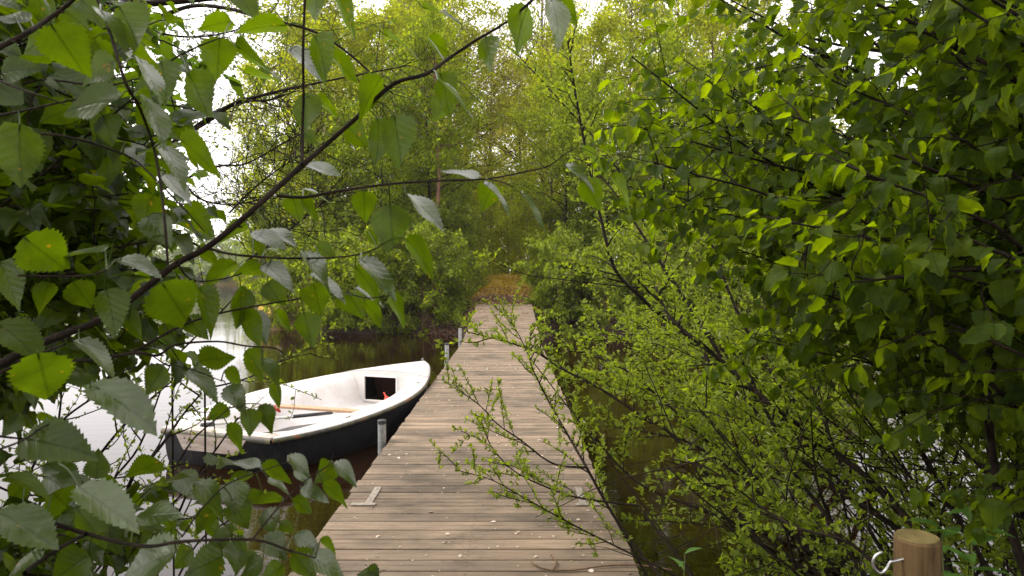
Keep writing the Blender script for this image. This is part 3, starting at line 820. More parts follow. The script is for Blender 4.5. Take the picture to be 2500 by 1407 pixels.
# ------------------------------------------------------------------ wood beyond the water
def bg_tree(name, H, cb, rad, nl, nleaf, lsize, mat, bark, trunk_r, label, group, seed, up=0.5, multi=1, lean=0.0, twigs=True, crown_name="crown"):
    g = np.random.default_rng(seed)
    t = empty(name, (0, 0, 0), label, "tree" if H > 4.5 else "shrub", group)
    T = Tubes(); segs = []
    for mth in range(multi):
        az0 = g.random() * 6.28; ln = (lean + (0.12 if multi > 1 else 0.02)) * H
        top = np.array([math.cos(az0) * ln, math.sin(az0) * ln, H])
        b0 = np.array([math.cos(az0), math.sin(az0), 0]) * (.15 if multi > 1 else 0)
        zz = np.linspace(0, 1, 14)[:, None]
        path = b0 * (1 - zz) + top * zz ** np.array([1.6, 1.6, 1]) + np.cumsum(g.normal(size=(14, 3)) * 0.025 * H / 8, axis=0) * np.array([1, 1, 0])
        path[0] = b0; path[:, 2] = (zz[:, 0]) * H - 0.3
        T.add(path, np.linspace(trunk_r, trunk_r * .12, 14), 7)
        for i in range(nl // multi):
            f = cb + (1 - cb) * ((i + g.random()) / (nl // multi)) ** 0.9
            p0 = np.array([np.interp(f, zz[:, 0], path[:, k]) for k in range(3)])
            rel = (f - cb) / (1 - cb)
            ll = rad * (0.35 + 1.0 * math.sin(math.pi * min(1, rel * .8 + .12)) ** 0.8) * (0.6 + .6 * g.random())
            az = g.random() * 6.28; el = up + .5 * rel + g.normal() * .15
            d = np.array([math.cos(az) * math.cos(el), math.sin(az) * math.cos(el), math.sin(el)])
            pts = [p0]
            for q in range(5):
                d = unit(d + g.normal(size=3) * .16 + np.array([0, 0, -.05])); pts.append(pts[-1] + d * ll / 5)
            pts = np.array(pts)
            T.add(pts, np.linspace(trunk_r * .28 * (1 - .6 * rel), .008, 6), 4)
            for q in range(7):
                fq = .25 + .75 * g.random(); k = fq * 5; a = int(min(4, k)); q0 = pts[a] + (pts[a + 1] - pts[a]) * (k - a)
                dd = unit(unit(pts[a + 1] - pts[a]) * .7 + g.normal(size=3) * .6)
                tl = ll * (.25 + .25 * g.random()); q1 = q0 + dd * tl + np.array([0, 0, -.08 * tl])
                segs.append((q0, q1)); 
                if twigs and q < 4: T.add(np.array([q0, (q0 + q1) / 2 + g.normal(size=3) * .03, q1]), np.array([.012, .008, .004]), 3)
            segs.append((pts[3], pts[5]))
    T.build("trunk", bark, t)
    segs = np.array(segs)
    k = g.integers(0, len(segs), nleaf)
    # uneven density: some twigs carry far more leaves
    wts = g.random(len(segs)) ** 1.6 + .08; k = g.choice(len(segs), nleaf, p=wts / wts.sum())
    f = g.random(nleaf)[:, None]
    pos = segs[k, 0] * (1 - f) + segs[k, 1] * f + g.normal(size=(nleaf, 3)) * (0.04 + 0.008 * H)
    ax = unit(g.normal(size=(nleaf, 3)) + np.array([0, 0, -.3])); nm = unit(g.normal(size=(nleaf, 3)) * .8 + UP)
    V, F, uv = place(small_tpl("diamond"), pos, ax, nm, lsize * (.6 + .8 * g.random(nleaf)))
    mk(crown_name, V, [F], mat, t)
    return t

def copy_tree(o):
    c = o.copy(); COL.objects.link(c)
    for ch in o.children:
        d = ch.copy(); COL.objects.link(d); d.parent = c
    return c

G_T = "trees of the wood beyond the gangway"
protoA = bg_tree("birch_tree", 15, .18, 2.3, 64, 15000, .13, WOOD_A, BARK_GREY, .13, None, G_T, 11, up=.55)
protoA2 = bg_tree("birch_tree", 13.5, .12, 2.0, 60, 13000, .125, WOOD_A, BARK_GREY, .11, None, G_T, 12, up=.6)
protoB = bg_tree("hornbeam_tree", 9.5, .10, 2.2, 60, 13500, .12, WOOD_B, BARK, .11, None, G_T, 13, up=.35)
protoC = bg_tree("oak_tree", 14, .30, 3.2, 46, 8000, .12, WOOD_C, BARK, .17, None, G_T, 14, up=.3)
protoP = bg_tree("pine_tree", 14, .5, 1.9, 40, 9000, .12, WOOD_B, BARK_RED, .16, None, G_T, 15, up=.2)
protoS = bg_tree("sapling", 5.5, .06, 1.3, 44, 13000, .10, WOOD_B, BARK_GREY, .045, None, G_T, 16, up=.5)
protoG = bg_tree("sapling", 5.0, .03, 1.4, 40, 7500, .12, WOOD_A, BARK_GREY, .04, None, "golden saplings behind the mossy mound", 17, up=.6)
G_S = "shrubs on the far bank"
protoK = bg_tree("bank_shrub", 3.0, .02, 1.25, 44, 6500, .125, BANKL, TWIG, .03, None, G_S, 18, up=.35, multi=5, crown_name="foliage")
protoK2 = bg_tree("bank_shrub", 2.1, .02, 1.2, 44, 6000, .115, WOOD_B, TWIG, .03, None, G_S, 19, up=.15, multi=5, crown_name="foliage")

used = set()
def put(proto, x, y, s, rot, label, group=None, zoff=0.0):
    o = proto if proto.name not in used else copy_tree(proto)
    used.add(proto.name)
    o.location = (x, y, float(ground_h(np.array(x), np.array(y))) + zoff)
    o.rotation_euler = (0, 0, rot)
    o.scale = (s, s, s * (1 + .1 * math.sin(rot * 7)))
    o["label"] = label
    if group: o["group"] = group
    return o

LA = "tall slim birch with airy pale green crown in the wood behind the water"
LB = "bushy hornbeam with dense mid green leaves low in the wood"
LC = "oak with sparse golden spring leaves and sky showing through its crown"
LS = "young leafy sapling filling the wood's dark understorey"
trees = [ # proto, px, depth, scale
    (protoA, 690, 31, 1.0), (protoA, 790, 29, .95), (protoA2, 860, 33, 1.05), (protoA, 930, 31, .92), (protoA2, 745, 36, 1.1),
    (protoA2, 1030, 35, 1.0), (protoB, 1050, 28.5, 1.0), (protoB, 930, 27, .8), (protoB, 810, 28, .8), (protoB, 700, 30, .72),
    (protoB, 1075, 37, .75), (protoA2, 1340, 31, .85), (protoA, 1400, 36, 1.0), (protoA2, 1450, 30, .95), (protoA, 1530, 34, 1.05),
    (protoB, 1380, 28, .9), (protoB, 1480, 27, .8), (protoB, 1620, 28, 1.0), (protoA, 1640, 33, 1.1), (protoA2, 1740, 31, 1.1),
    (protoB, 1770, 27.5, 1.0), (protoA, 1850, 33, 1.1), (protoB, 1930, 29, 1.0), (protoA2, 2010, 33, 1.0), (protoA, 640, 40, .95),
    (protoA, 1000, 44, 1.15), (protoA2, 900, 46, 1.1), (protoA, 1560, 46, 1.3), (protoA2, 1330, 50, 1.2), (protoA, 1730, 48, 1.3),
    (protoB, 1000, 39, .9), (protoA2, 1440, 48, 1.15), (protoA2, 1200, 62, 1.3), (protoA, 1270, 66, 1.4), (protoA, 1120, 58, 1.25), (protoA, 1110, 44, 1.4), (protoA, 1320, 43, 1.4), (protoA, 960, 36, 1.25), (protoA2, 1060, 40, 1.4), (protoA, 820, 44, 1.2),
]
for i, (pr, px, d, s) in enumerate(trees):
    x = (px - 1250) / FPX * d
    lab = LA if pr in (protoA, protoA2) else LB
    put(pr, x, d, s, i * 1.7, lab, G_T)
for i, (px, d, s) in enumerate([(1130, 48, 1.25), (1200, 53, 1.2), (1275, 50, 1.2), (1060, 46, 1.1), (1335, 47, 1.15)]):
    put(protoC, (px - 1250) / FPX * d, d, s, i * 2.1, LC, "oaks over the mossy mound")
put(protoP, (1068 - 1250) / FPX * 27.2, 27.2, .8, 0, "straight reddish pine trunk rising just left of the mossy mound", G_T)
k = 0
for px in range(640, 1130, 48):
    d = 29 + 4.5 * ((k * 37 % 10) / 10); put(protoS, (px - 1250) / FPX * d, d, .75 + .06 * (k % 5), k * 1.3, LS, G_T); k += 1
for px in range(1370, 2100, 60):
    d = 26.5 + 5 * ((k * 37 % 10) / 10); put(protoS, (px - 1250) / FPX * d, d, .75 + .06 * (k % 5), k * 1.3, LS, G_T); k += 1
for i, (px, d, s) in enumerate([(1150, 36, .75), (1195, 40, .9), (1240, 38, .8), (1290, 37, .85), (1120, 38, .9), (1235, 46, 1.1), (1170, 44, 1.1), (1270, 44, 1.1), (1315, 42, 1.1), (1215, 50, 1.4), (1150, 52, 1.5), (1280, 53, 1.5)]):
    put(protoG, (px - 1250) / FPX * d, d, s, i * 1.9, "thin sapling with pale yellow green leaves behind the mossy mound", "golden saplings behind the mossy mound")
# bank shrubs
k = 0
for px in (700, 745, 790, 835, 880, 925, 965, 1005, 1040, 1068):
    x0 = (px - 1250) / FPX * 25; y = float(shore_y(x0)) - .05 + .5 * (k % 2); x = (px - 1250) / FPX * y
    put(protoK if k % 2 else protoK2, x, y, .85 + .1 * (k % 3), k * 2.3, "leafy shrub overhanging the water left of the gangway", G_S); k += 1
for px in (1085, 1030, 960, 880, 800):
    d = 27 + .4 * (k % 3); put(protoK, (px - 1250) / FPX * d, d, 1.05, k * 1.1, "leafy shrub overhanging the water left of the gangway", G_S); k += 1
put(protoK, (1105 - 1250) / FPX * 25.3, 25.3, .42, .4, "low leafy shrub at the left edge of the leaf strewn path", G_S)
put(protoK2, (1085 - 1250) / FPX * 29.3, 29.3, .85, 2.4, "broad green shrub crowding the left side of the mossy mound", G_S)
for px in (1325, 1370, 1425, 1480, 1540, 1600, 1660, 1720, 1790, 1860, 1930):
    x0 = (px - 1250) / FPX * 25; y = float(shore_y(x0)) - .05 + .6 * (k % 2); x = (px - 1250) / FPX * y
    if px == 1325: x += .55
    put(protoK2 if k % 2 else protoK, x, y, .85 + .1 * (k % 3), k * 2.3, "leafy shrub on the bank right of the gangway", G_S); k += 1
put(protoK2, 1.15, 24.3, .34, 1.7, "small shrub tucked against the gangway's right edge", G_S)
put(protoK, -1.75, 24.4, .40, 1.7, "small shrub tucked against the gangway's left edge", G_S)
put(protoK, 1.95, 28.6, .7, 1.0, "rounded shrub at the right edge of the mossy mound", G_S)
put(protoK2, 2.5, 31.0, .9, 1.0, "spreading shrub behind the right edge of the mossy mound", G_S)

# far wood on the opposite shore (left) and behind the beach (right)
def far_wood(name, spots, n, lsize, label):
    pos = []
    for (x, y, h, w) in spots:
        q = rng.normal(size=(n, 3)); q = unit(q) * (rng.random((n, 1)) ** .35)
        lob = 1 + .25 * np.sin(q[:, :1] * 6 + x) * np.sin(q[:, 2:] * 5 + y)
        pos.append(np.array([x, y, 1 + h * .5]) + q * np.array([w, w, h * .55]) * lob)
    pos = np.concatenate(pos); N = len(pos)
    V, F, uv = place(small_tpl("diamond"), pos, unit(rng.normal(size=(N, 3))), unit(rng.normal(size=(N, 3)) + UP), lsize * (.5 + rng.random(N)))
    o = mk(name, V, [F], FARL); tag(o, label, "woodland", kind="stuff"); return o
sp = []
x = -215
while x < -8:
    sp.append((x, 158 + rng.random() * 14, 8 + rng.random() * 6, 4.5 + rng.random() * 2)); x += 3.0 + rng.random() * 2
    sp.append((x, 152 + rng.random() * 2, 2.5 + rng.random() * 2, 4))
far_wood("far_wood", sp, 750, .95, "pale wooded shore across the lake at far left")
sp = []
x = 15
while x < 75:
    sp.append((x, 50 + rng.random() * 10, 8 + rng.random() * 5, 3 + rng.random() * 1.5)); x += 2.4 + rng.random() * 2
far_wood("far_wood", sp, 1500, .42, "pale woodland standing behind the sandy beach at right")

# bank roots / dead twigs along the undercut edge
T = Tubes()
for i in range(420):
    x = -10.5 + 9.2 * rng.random() if i < 260 else 1.0 + 9 * rng.random()
    y = float(shore_y(x)) + .1
    p0 = np.array([x, y, .12 + .25 * rng.random()])
    T.add(twig_path(p0, np.array([rng.normal() * .7, -.6 - .5 * rng.random(), -.5 * rng.random()]), .5 + .6 * rng.random(), 5, .9, .3), np.linspace(.012, .004, 5), 4)
o = T.build("bank_roots", TWIG); tag(o, "tangle of pale roots and dead twigs hanging over the undercut bank", "roots", kind="stuff")

# leaf litter on the path head and gangway top, flakes on the deck
LIT = leaf_mat("dead_leaf", [(0.12, 0.055, 0.03), (0.22, 0.11, 0.06), (0.34, 0.22, 0.14)], (1, .8, .6), 0.1, .8, .2)
L1 = []
for i in range(5200):
    x = -3.2 + 5.6 * rng.random(); y = 23.2 + rng.random() ** 1.6 * 4.2
    if x > 1.2 and rng.random() < .5: continue
    z = float(ground_h(np.array(x), np.array(y))) + .03
    L1.append((np.array([x, y, z]), unit(rnd3() * np.array([1, 1, .3])), unit(UP + rnd3() * .4), .05 + .05 * rng.random()))
for i in range(260):
    y = 16.3 + (rng.random() ** .45) * 6.8; x = XL + .05 + (XR - XL - .1) * (rng.random() ** (1.6 if y < 21 else 1)); z = (y - 16.07) * .0876 + .012
    L1.append((np.array([x, y, z]), unit(rnd3() * np.array([1, 1, .1])), unit(UP + rnd3() * .2), .03 + .04 * rng.random()))
tag(foliage("leaf_litter", small_tpl("ovate"), L1, LIT, None), "brown dead leaves scattered over the path and the gangway's top", "leaf litter", kind="stuff")
PETAL = leaf_mat("pale_flake", [(0.30, 0.24, 0.18), (0.42, 0.35, 0.28), (0.58, 0.50, 0.43)], (1, .9, .8), 0.1, .8, .2)
L1 = []
for i in range(620):
    y = 2.5 + 13 * rng.random() ** 1.3; x = XL + .04 + (XR - XL - .08) * rng.random()
    L1.append((np.array([x, y, .004]), unit(rnd3() * np.array([1, 1, .05])), unit(UP + rnd3() * .15), .012 + .026 * rng.random() ** 2))
tag(foliage("petals", small_tpl("ovate"), L1, PETAL, None), "pale fallen petals and leaf flakes scattered on the jetty boards", "petals", kind="stuff")

# moss tufts on the mound
MOSS = leaf_mat("moss_blade", [(0.28, 0.18, 0.014), (0.40, 0.265, 0.02), (0.36, 0.31, 0.035)], (1.4, 1.4, .8), 0.3, .8, .2)
L1 = []
for i in range(9000):
    x = -1.9 + 3.6 * rng.random(); y = 25.6 + 6.5 * rng.random()
    z = float(ground_h(np.array(x), np.array(y)))
    L1.append((np.array([x, y, z]), unit(UP + rnd3() * .6), unit(rnd3()), .03 + .05 * rng.random()))
tag(foliage("moss", small_tpl("diamond"), L1, MOSS, None), "orange brown moss and short grass covering the mound", "moss", kind="stuff")

# ------------------------------------------------------------------ near left: birch branches and their leaves
# branches as (px, py) paths with depth and radius in pixels
UPPER = [
    ([(-60, 925), (50, 862), (140, 822), (245, 781), (340, 715), (430, 645), (500, 608), (575, 550), (640, 492), (740, 402), (800, 350), (870, 288), (960, 206), (1040, 181), (1100, 140), (1160, 100), (1235, 55), (1310, -8)], .86, (10.5, 2.8)),
    ([(676, 478), (740, 482), (830, 466), (950, 450), (1080, 441), (1190, 437), (1290, 418), (1340, 405), (1385, 372)], .84, (4.2, 1.2)),
    ([(738, 402), (738, 330), (741, 240), (740, 120), (745, -20)], .85, (4, 3)),
    ([(505, 606), (560, 620), (640, 628), (730, 631), (830, 628), (900, 615), (938, 594)], .86, (3.6, 1.4)),
    ([(225, -30), (262, 60), (288, 145), (310, 210), (343, 268), (375, 360), (392, 450), (403, 550), (410, 648)], .74, (3.8, 3)),
    ([(-30, 130), (60, 84), (110, 52), (165, 12), (200, -25)], .70, (6.5, 5)),
    ([(-20, 190), (40, 214), (100, 234), (160, 256)], .72, (3, 1.6)),
    ([(-20, 285), (60, 270), (130, 254), (200, 240)], .8, (3.5, 2)),
    ([(-20, 372), (40, 343), (110, 327), (200, 343), (260, 362), (325, 388), (372, 430), (440, 500), (500, 566)], .9, (3.4, 1.6)),
    ([(45, 673), (130, 675), (210, 673), (260, 660)], .7, (2.8, 1.8)),
    ([(-20, 240), (60, 205), (120, 195), (250, 210), (338, 192)], .95, (3, 2)),
    ([(430, 640), (470, 685), (540, 682), (590, 668)], .88, (2.6, 1.4)),
    ([(1190, 437), (1240, 450), (1275, 474)], .84, (1.5, .9)),
    ([(1385, 372), (1420, 362), (1490, 400)], .84, (1.2, .8)),
    ([(395, 160), (470, 120), (530, 96), (545, 92)], .9, (2.4, 1.2)),
    ([(860, 720), (900, 728), (950, 722)], .82, (1.6, 1)),
]
LOWER = [
    ([(-60, 1235), (0, 1250), (110, 1273), (200, 1300), (300, 1326), (370, 1334), (450, 1322), (620, 1318), (700, 1342), (770, 1362)], .66, (6.5, 2.2)),
    ([(60, 1400), (95, 1372), (150, 1336), (210, 1304)], .66, (6, 4.5)),
    ([(616, 1318), (660, 1262), (720, 1196), (765, 1160), (800, 1138), (814, 1108)], .70, (2.6, 1.2)),
    ([(445, 1310), (495, 1240), (560, 1180), (640, 1150), (703, 1128)], .72, (2.2, 1.2)),
    ([(-40, 1060), (20, 1068), (62, 1072)], .6, (3.5, 2.2)),
    ([(-40, 1110), (50, 1078), (110, 1040), (150, 1025)], .6, (3, 1.5)),
    ([(-40, 880), (115, 882), (220, 879), (330, 862), (385, 868), (430, 842), (530, 834), (600, 845), (668, 850), (690, 862)], .95, (5, 1.4)),
    ([(322, 862), (430, 802), (510, 772), (600, 752), (680, 738), (735, 729)], .9, (3.4, 1.6)),
    ([(430, 1140), (470, 1075), (520, 1030), (562, 996)], .8, (2.6, 1.2)),
    ([(-40, 930), (90, 868), (160, 840)], .62, (4, 3)),
    ([(225, 943), (300, 905), (375, 890), (460, 900), (540, 930)], .85, (1.6, 1.2)),
]
HU = [ # upper leaves: base x,y, tip x,y, width px, kind
(246,25,322,147,48,'s'),(338,142,410,247,30,'s'),(351,235,420,357,34,'s'),(398,357,468,450,52,'s'),(125,60,168,172,112,'d'),(290,15,362,128,98,'g'),
(150,20,205,66,62,'g'),(72,52,-15,42,30,'d'),(132,84,46,128,70,'d'),(3,180,94,157,46,'d'),(282,150,185,198,62,'d'),(128,182,228,228,58,'d'),
(322,120,416,182,42,'g'),(392,150,424,264,74,'g'),(458,178,524,291,80,'g'),(536,91,512,181,82,'g'),(566,52,482,66,50,'g'),(574,110,688,192,58,'g'),
(640,162,650,208,34,'g'),(600,180,692,193,22,'g'),(697,62,572,68,52,'g'),(578,-20,628,50,60,'d'),(762,-32,786,55,62,'g'),(808,-25,895,82,50,'g'),
(768,86,818,204,76,'g'),(803,133,884,192,28,'g'),(712,118,796,190,56,'s'),(742,228,758,330,70,'g'),(775,238,829,288,24,'g'),(742,325,779,348,30,'d'),
(932,188,864,292,62,'g'),(845,305,903,362,60,'g'),(438,340,556,430,60,'g'),(452,358,498,418,32,'g'),(1032,18,1133,47,24,'g'),(936,84,1030,120,25,'g'),
(1045,93,1097,133,26,'g'),(1288,15,1250,129,72,'g'),(1185,90,1206,184,66,'g'),(1342,-10,1388,112,55,'s'),(1358,-5,1424,49,36,'g'),(1075,180,1106,288,60,'g'),
(1092,226,1063,301,64,'g'),(1070,196,1167,281,14,'s'),(962,282,988,410,84,'g'),(922,290,932,405,56,'g'),(945,290,949,382,56,'d'),(1172,438,1078,411,40,'s'),
(1203,448,1178,504,62,'g'),(1180,446,1259,513,22,'s'),(1275,474,1331,574,28,'s'),(1380,403,1463,456,36,'s'),(1425,440,1468,513,60,'g'),(1418,360,1494,422,28,'g'),
(1495,425,1549,521,34,'g'),(952,502,960,617,92,'g'),(990,474,1092,551,22,'s'),(888,468,882,537,64,'g'),(897,563,926,606,28,'g'),(990,584,1078,664,42,'g'),
(880,632,981,716,50,'s'),(868,652,944,736,58,'g'),(868,703,942,744,26,'s'),(948,716,996,797,28,'g'),(890,738,941,790,26,'g'),(852,718,880,777,58,'g'),
(833,723,852,768,42,'g'),(766,694,767,764,70,'g'),(742,616,822,698,56,'s'),(756,670,855,716,19,'s'),(770,602,824,630,48,'g'),(647,643,728,716,72,'s'),
(652,690,692,749,56,'d'),(614,567,700,606,30,'s'),(652,610,709,620,16,'s'),(657,560,729,588,24,'s'),(618,578,655,627,38,'g'),(668,762,720,799,22,'g'),
(742,764,768,849,64,'g'),(48,302,40,458,108,'g'),(277,468,220,492,48,'g'),(258,383,278,462,46,'g'),(10,483,93,511,34,'s'),(68,503,126,560,62,'g'),
(374,476,334,560,64,'g'),(290,518,310,562,48,'g'),(362,528,422,600,76,'s'),(284,570,283,634,48,'g'),(330,588,376,628,32,'g'),(297,630,398,672,56,'s'),
(256,613,134,623,30,'s'),(58,580,102,668,118,'d'),(80,602,152,658,62,'d'),(448,508,538,573,40,'g'),(602,543,534,592,46,'g'),(400,426,469,502,46,'s'),
(745,404,833,419,28,'s'),(740,461,809,494,20,'s'),(713,477,722,536,54,'g'),(731,481,783,542,26,'g'),
]
HM = [ # more upper-left and middle leaves, carried by the second birch
(575,640,495,692,42,'g'),(642,654,573,662,36,'g'),(182,262,98,292,62,'g'),(250,282,286,360,64,'g'),(256,260,224,348,28,'d'),(292,240,148,264,42,'d'),
(383,283,428,348,48,'g'),(338,228,402,284,42,'g'),(-5,205,66,262,72,'g'),(308,348,360,398,50,'s'),(612,758,661,839,54,'s'),(588,762,652,840,48,'g'),
(588,698,594,802,32,'d'),(486,700,542,822,58,'g'),(460,772,483,834,58,'g'),(395,690,422,806,122,'d'),(486,882,578,868,64,'g'),(598,858,657,920,50,'g'),
(640,876,701,961,42,'s'),(460,903,546,966,52,'s'),(554,943,608,1017,70,'s'),(550,903,604,947,40,'g'),(658,940,693,989,24,'g'),(558,996,506,1020,42,'g'),
(608,998,617,1064,46,'g'),(637,988,668,1059,44,'d'),(555,1036,602,1102,36,'g'),(400,893,356,967,62,'d'),(221,938,400,1032,70,'s'),(223,944,128,903,46,'s'),
(193,828,294,927,60,'s'),(263,845,322,856,24,'g'),(92,862,70,1004,132,'d'),(-10,790,110,862,72,'d'),(260,706,293,824,80,'g'),(304,744,353,800,52,'s'),
(178,688,192,756,72,'d'),(298,764,357,826,52,'g'),(400,788,411,839,52,'g'),(0,640,60,760,80,'g'),(120,690,90,770,60,'g'),(230,600,180,640,40,'g'),
(20,560,70,610,50,'g'),(150,420,110,470,44,'g'),(190,520,240,575,40,'g'),(480,610,545,640,36,'g'),(20,20,60,90,50,'d'),(230,95,245,160,60,'d'),
(210,330,250,400,56,'d'),(160,300,150,360,44,'g'),(90,180,140,240,50,'d'),(200,0,250,60,52,'d'),
]
HL = [
(60,1070,234,1093,104,'d'),(94,1026,189,1031,27,'g'),(235,1168,228,1102,56,'g'),(50,1008,8,1064,52,'d'),(392,1128,304,1161,52,'g'),(18,1164,132,1202,48,'d'),
(112,1134,199,1177,42,'s'),(113,1163,196,1220,48,'s'),(128,1203,132,1278,84,'d'),(193,1188,348,1292,88,'s'),(328,1265,452,1247,40,'s'),(-5,1248,142,1342,84,'s'),
(184,1243,271,1327,48,'d'),(358,1188,416,1234,48,'d'),(438,1153,482,1217,62,'s'),(430,1348,284,1396,112,'s'),(102,1368,-4,1402,74,'s'),(218,1356,118,1424,94,'d'),
(62,1328,28,1354,42,'g'),(77,1320,88,1365,38,'d'),(208,1323,260,1368,38,'s'),(634,1141,567,1124,28,'s'),(638,1139,719,1171,34,'g'),(703,1113,766,1157,34,'s'),
(812,1134,768,1182,58,'g'),(814,1131,881,1172,30,'s'),(788,1181,857,1233,40,'g'),(735,1192,804,1226,38,'s'),(718,1149,769,1182,30,'s'),(654,1169,713,1201,26,'s'),
(713,1221,767,1248,26,'g'),(691,1217,616,1223,20,'g'),(572,1174,584,1242,64,'s'),(568,1223,606,1292,60,'d'),(478,1178,559,1264,60,'s'),(616,1156,551,1179,24,'g'),
(648,1243,677,1307,54,'s'),(648,1308,706,1362,64,'s'),(718,1309,791,1342,36,'s'),(784,1314,824,1352,22,'g'),(713,1348,776,1410,52,'g'),(758,1358,852,1407,58,'s'),
(926,1400,873,1402,42,'g'),(522,1238,479,1302,52,'g'),(498,1274,552,1307,36,'g'),(562,1308,488,1342,54,'d'),(533,1333,598,1377,44,'s'),(642,1368,578,1410,64,'s'),
(684,1278,713,1302,32,'g'),(542,1356,448,1404,84,'g'),(330,1200,300,1260,54,'d'),(20,1290,-20,1350,60,'g'),(420,1290,380,1340,46,'g'),(260,1290,300,1350,50,'d'),
(640,1200,600,1230,30,'g'),(900,1390,930,1412,26,'g'),(380,1240,440,1290,50,'g'),(470,1340,420,1390,50,'d'),(690,1380,640,1412,46,'g'),(60,1180,20,1230,46,'g'),
]
BTPL_HI = leaf_tpl("birch", 26, teeth=1.0, fold=.18, droop=.16)

def branch_objs(paths, root):
    res = []
    for pts, d, (r0, r1) in paths:
        n = len(pts)
        w = np.array([P(x, y, d + .03 * math.sin(i * 1.3 + pts[0][1]) + (.0)) for i, (x, y) in enumerate(pts)])
        sm = smooth_path(w, max(16, 4 * n))
        rad = np.linspace(r0, r1, len(sm)) / FPX * d
        rad *= 1 + .10 * rng.normal(size=len(sm)) * (rng.random(len(sm)) < .3)
        T = Tubes(); T.add(sm, rad, 9)
        # little buds / side knuckles
        for q in range(3, len(sm) - 1, 5):
            dr = unit(unit(sm[q] - sm[q - 1]) + rnd3() * .7)
            T.add(np.array([sm[q], sm[q] + dr * rad[q] * 1.6, sm[q] + dr * rad[q] * 2.6]), np.array([rad[q] * .7, rad[q] * .5, rad[q] * .12]), 5)
        o = T.build("branch", BARK, root)
        res.append((sm, o))
    return res

def hero_leaves(lst, branches, root, lim=98):
    allp = np.concatenate([b[0] for b in branches])
    rel = allp - CAMP
    dep = rel @ FWD; px = 1250 + rel @ RGT / dep * FPX; py = 703.5 - rel @ UPV / dep * FPX
    order = sorted(lst, key=lambda l: -math.hypot(l[2] - l[0], l[3] - l[1]) * l[4])
    for i, (bx, by, tx, ty, w, k) in enumerate(order):
        Lp = math.hypot(tx - bx, ty - by)
        ratio = w / max(Lp, 1)
        # how much the leaf is tipped away from us along its length, if it looks wider than a birch leaf
        st_ = 1.0
        if ratio > .80: st_ = ratio / .80
        Lt = Lp * st_
        d = min(1.5, max(.42, FPX * .062 / Lt))
        j = np.argmin((px - bx) ** 2 + (py - by) ** 2); near = math.hypot(px[j] - bx, py[j] - by)
        d = .5 * d + .5 * dep[j] if near < 70 else d
        size = Lt / FPX * d
        B = P(bx, by, d); dz = math.sqrt(max(0, st_ ** 2 - 1)) * Lp / FPX * d * (1 if k != 's' else -.6)
        Tp = P(tx, ty, d) + FWD * dz
        a = unit(Tp - B)
        view = unit(B - CAMP)
        c = -view; c = unit(c - a * (c @ a)); e = np.cross(a, c)
        if e[2] < 0: e = -e
        phi = math.acos(min(1, max(.15, ratio / .80)))
        if k == 's': nrm = math.cos(phi) * c + math.sin(phi) * e + UP * .8
        elif k == 'g': nrm = -math.cos(phi) * c + math.sin(phi) * e
        else: nrm = (math.cos(phi) * c + math.sin(phi) * e) * 1.0 - UP * .1
        nrm = unit(nrm - a * (nrm @ a))
        tv = BTPL_HI[0].copy()
        # individual curl, twist and size of every leaf
        t_ = tv[:, 1]; tw = rng.normal() * .35; x_ = tv[:, 0].copy(); z_ = tv[:, 2].copy()
        tv[:, 0] = x_ * np.cos(tw * t_) + .05 * rng.normal() * t_ ** 2; tv[:, 2] = z_ + x_ * np.sin(tw * t_) + rng.normal() * .07 * t_ ** 2 + .018 * np.sin(t_ * 9 + rng.random() * 6) * np.sign(x_) * (np.abs(x_) > .1)
        wn_ = rng.normal() * .03; tv[:, 0] *= 1 + wn_
        V, F, uv = place((tv, BTPL_HI[1]), [B], [a], [nrm], [size * 1.02])
        Vs, Fs = [V], [F]; nn = len(V)
        # petiole toward the nearest twig
        tgt = allp[j] if near < 95 else B - a * size * .32 + UP * size * .12
        mid = (B + tgt) / 2 + UP * size * .06
        pv, pf = tube_vf(smooth_path([tgt, mid, B, B + a * size * .12], 9), np.full(10, .00075) if False else np.linspace(.0010, .0007, 10)[:len(smooth_path([tgt, mid, B, B + a * size * .12], 9))], 5)
        Vs.append(pv); Fs.append(pf + nn)
        uvv = np.vstack([uv, np.tile([[0.2, .5]], (len(pv), 1))])
        mk("leaf", np.vstack(Vs), [F, pf + nn], BIRCH_SHEEN if k == 's' else BIRCH, root, uv=uvv, smooth=True)

def off_trunk(root, base, top, r, mat=BARK):
    T = Tubes(); pts = smooth_path([base, (np.array(base) * .6 + np.array(top) * .4) + rnd3() * .04, top], 14)
    T.add(pts, np.linspace(r, r * .5, len(pts)), 10); return T.build("trunk", mat, root)

b1 = empty("birch_tree", (-1.55, .75, -.2), "near birch whose thick dark branch arches from the lower left to the top centre", "tree")
off_trunk(b1, (-1.55, .75, -.2), (-1.35, .9, 3.6), .05)
br1 = branch_objs(UPPER, b1)
T = Tubes()
for tgt in ((-60, 925, .86), (-20, 190, .72), (-20, 372, .9), (-20, 285, .8)):
    e = P(*tgt); z0 = e[2] - .25; s0 = np.array([-1.5, .78, max(.1, z0)])
    T.add(smooth_path([s0, (s0 + e) / 2 + UP * .05, e], 8), np.linspace(.012, tgt[2] * 4 / FPX, 9), 6)
T.build("branch", BARK, b1)
hero_leaves(HU, br1, b1)
b2 = empty("birch_tree", (-1.9, 1.0, -.2), "birch filling the left edge with overlapping dark leaves above the boat's stern", "tree")
off_trunk(b2, (-1.9, 1.0, -.2), (-1.6, 1.15, 3.2), .045)
br2 = branch_objs(LOWER[6:], b2)
hero_leaves(HM, br2 + br1, b2)
b3 = empty("birch_sapling", (-1.35, .55, -.2), "birch sapling with broad leaves spilling across the bottom left corner", "tree")
off_trunk(b3, (-1.35, .55, -.2), (-1.2, .7, 1.3), .02)
br3 = branch_objs(LOWER[:6], b3)
hero_leaves(HL, br3, b3)

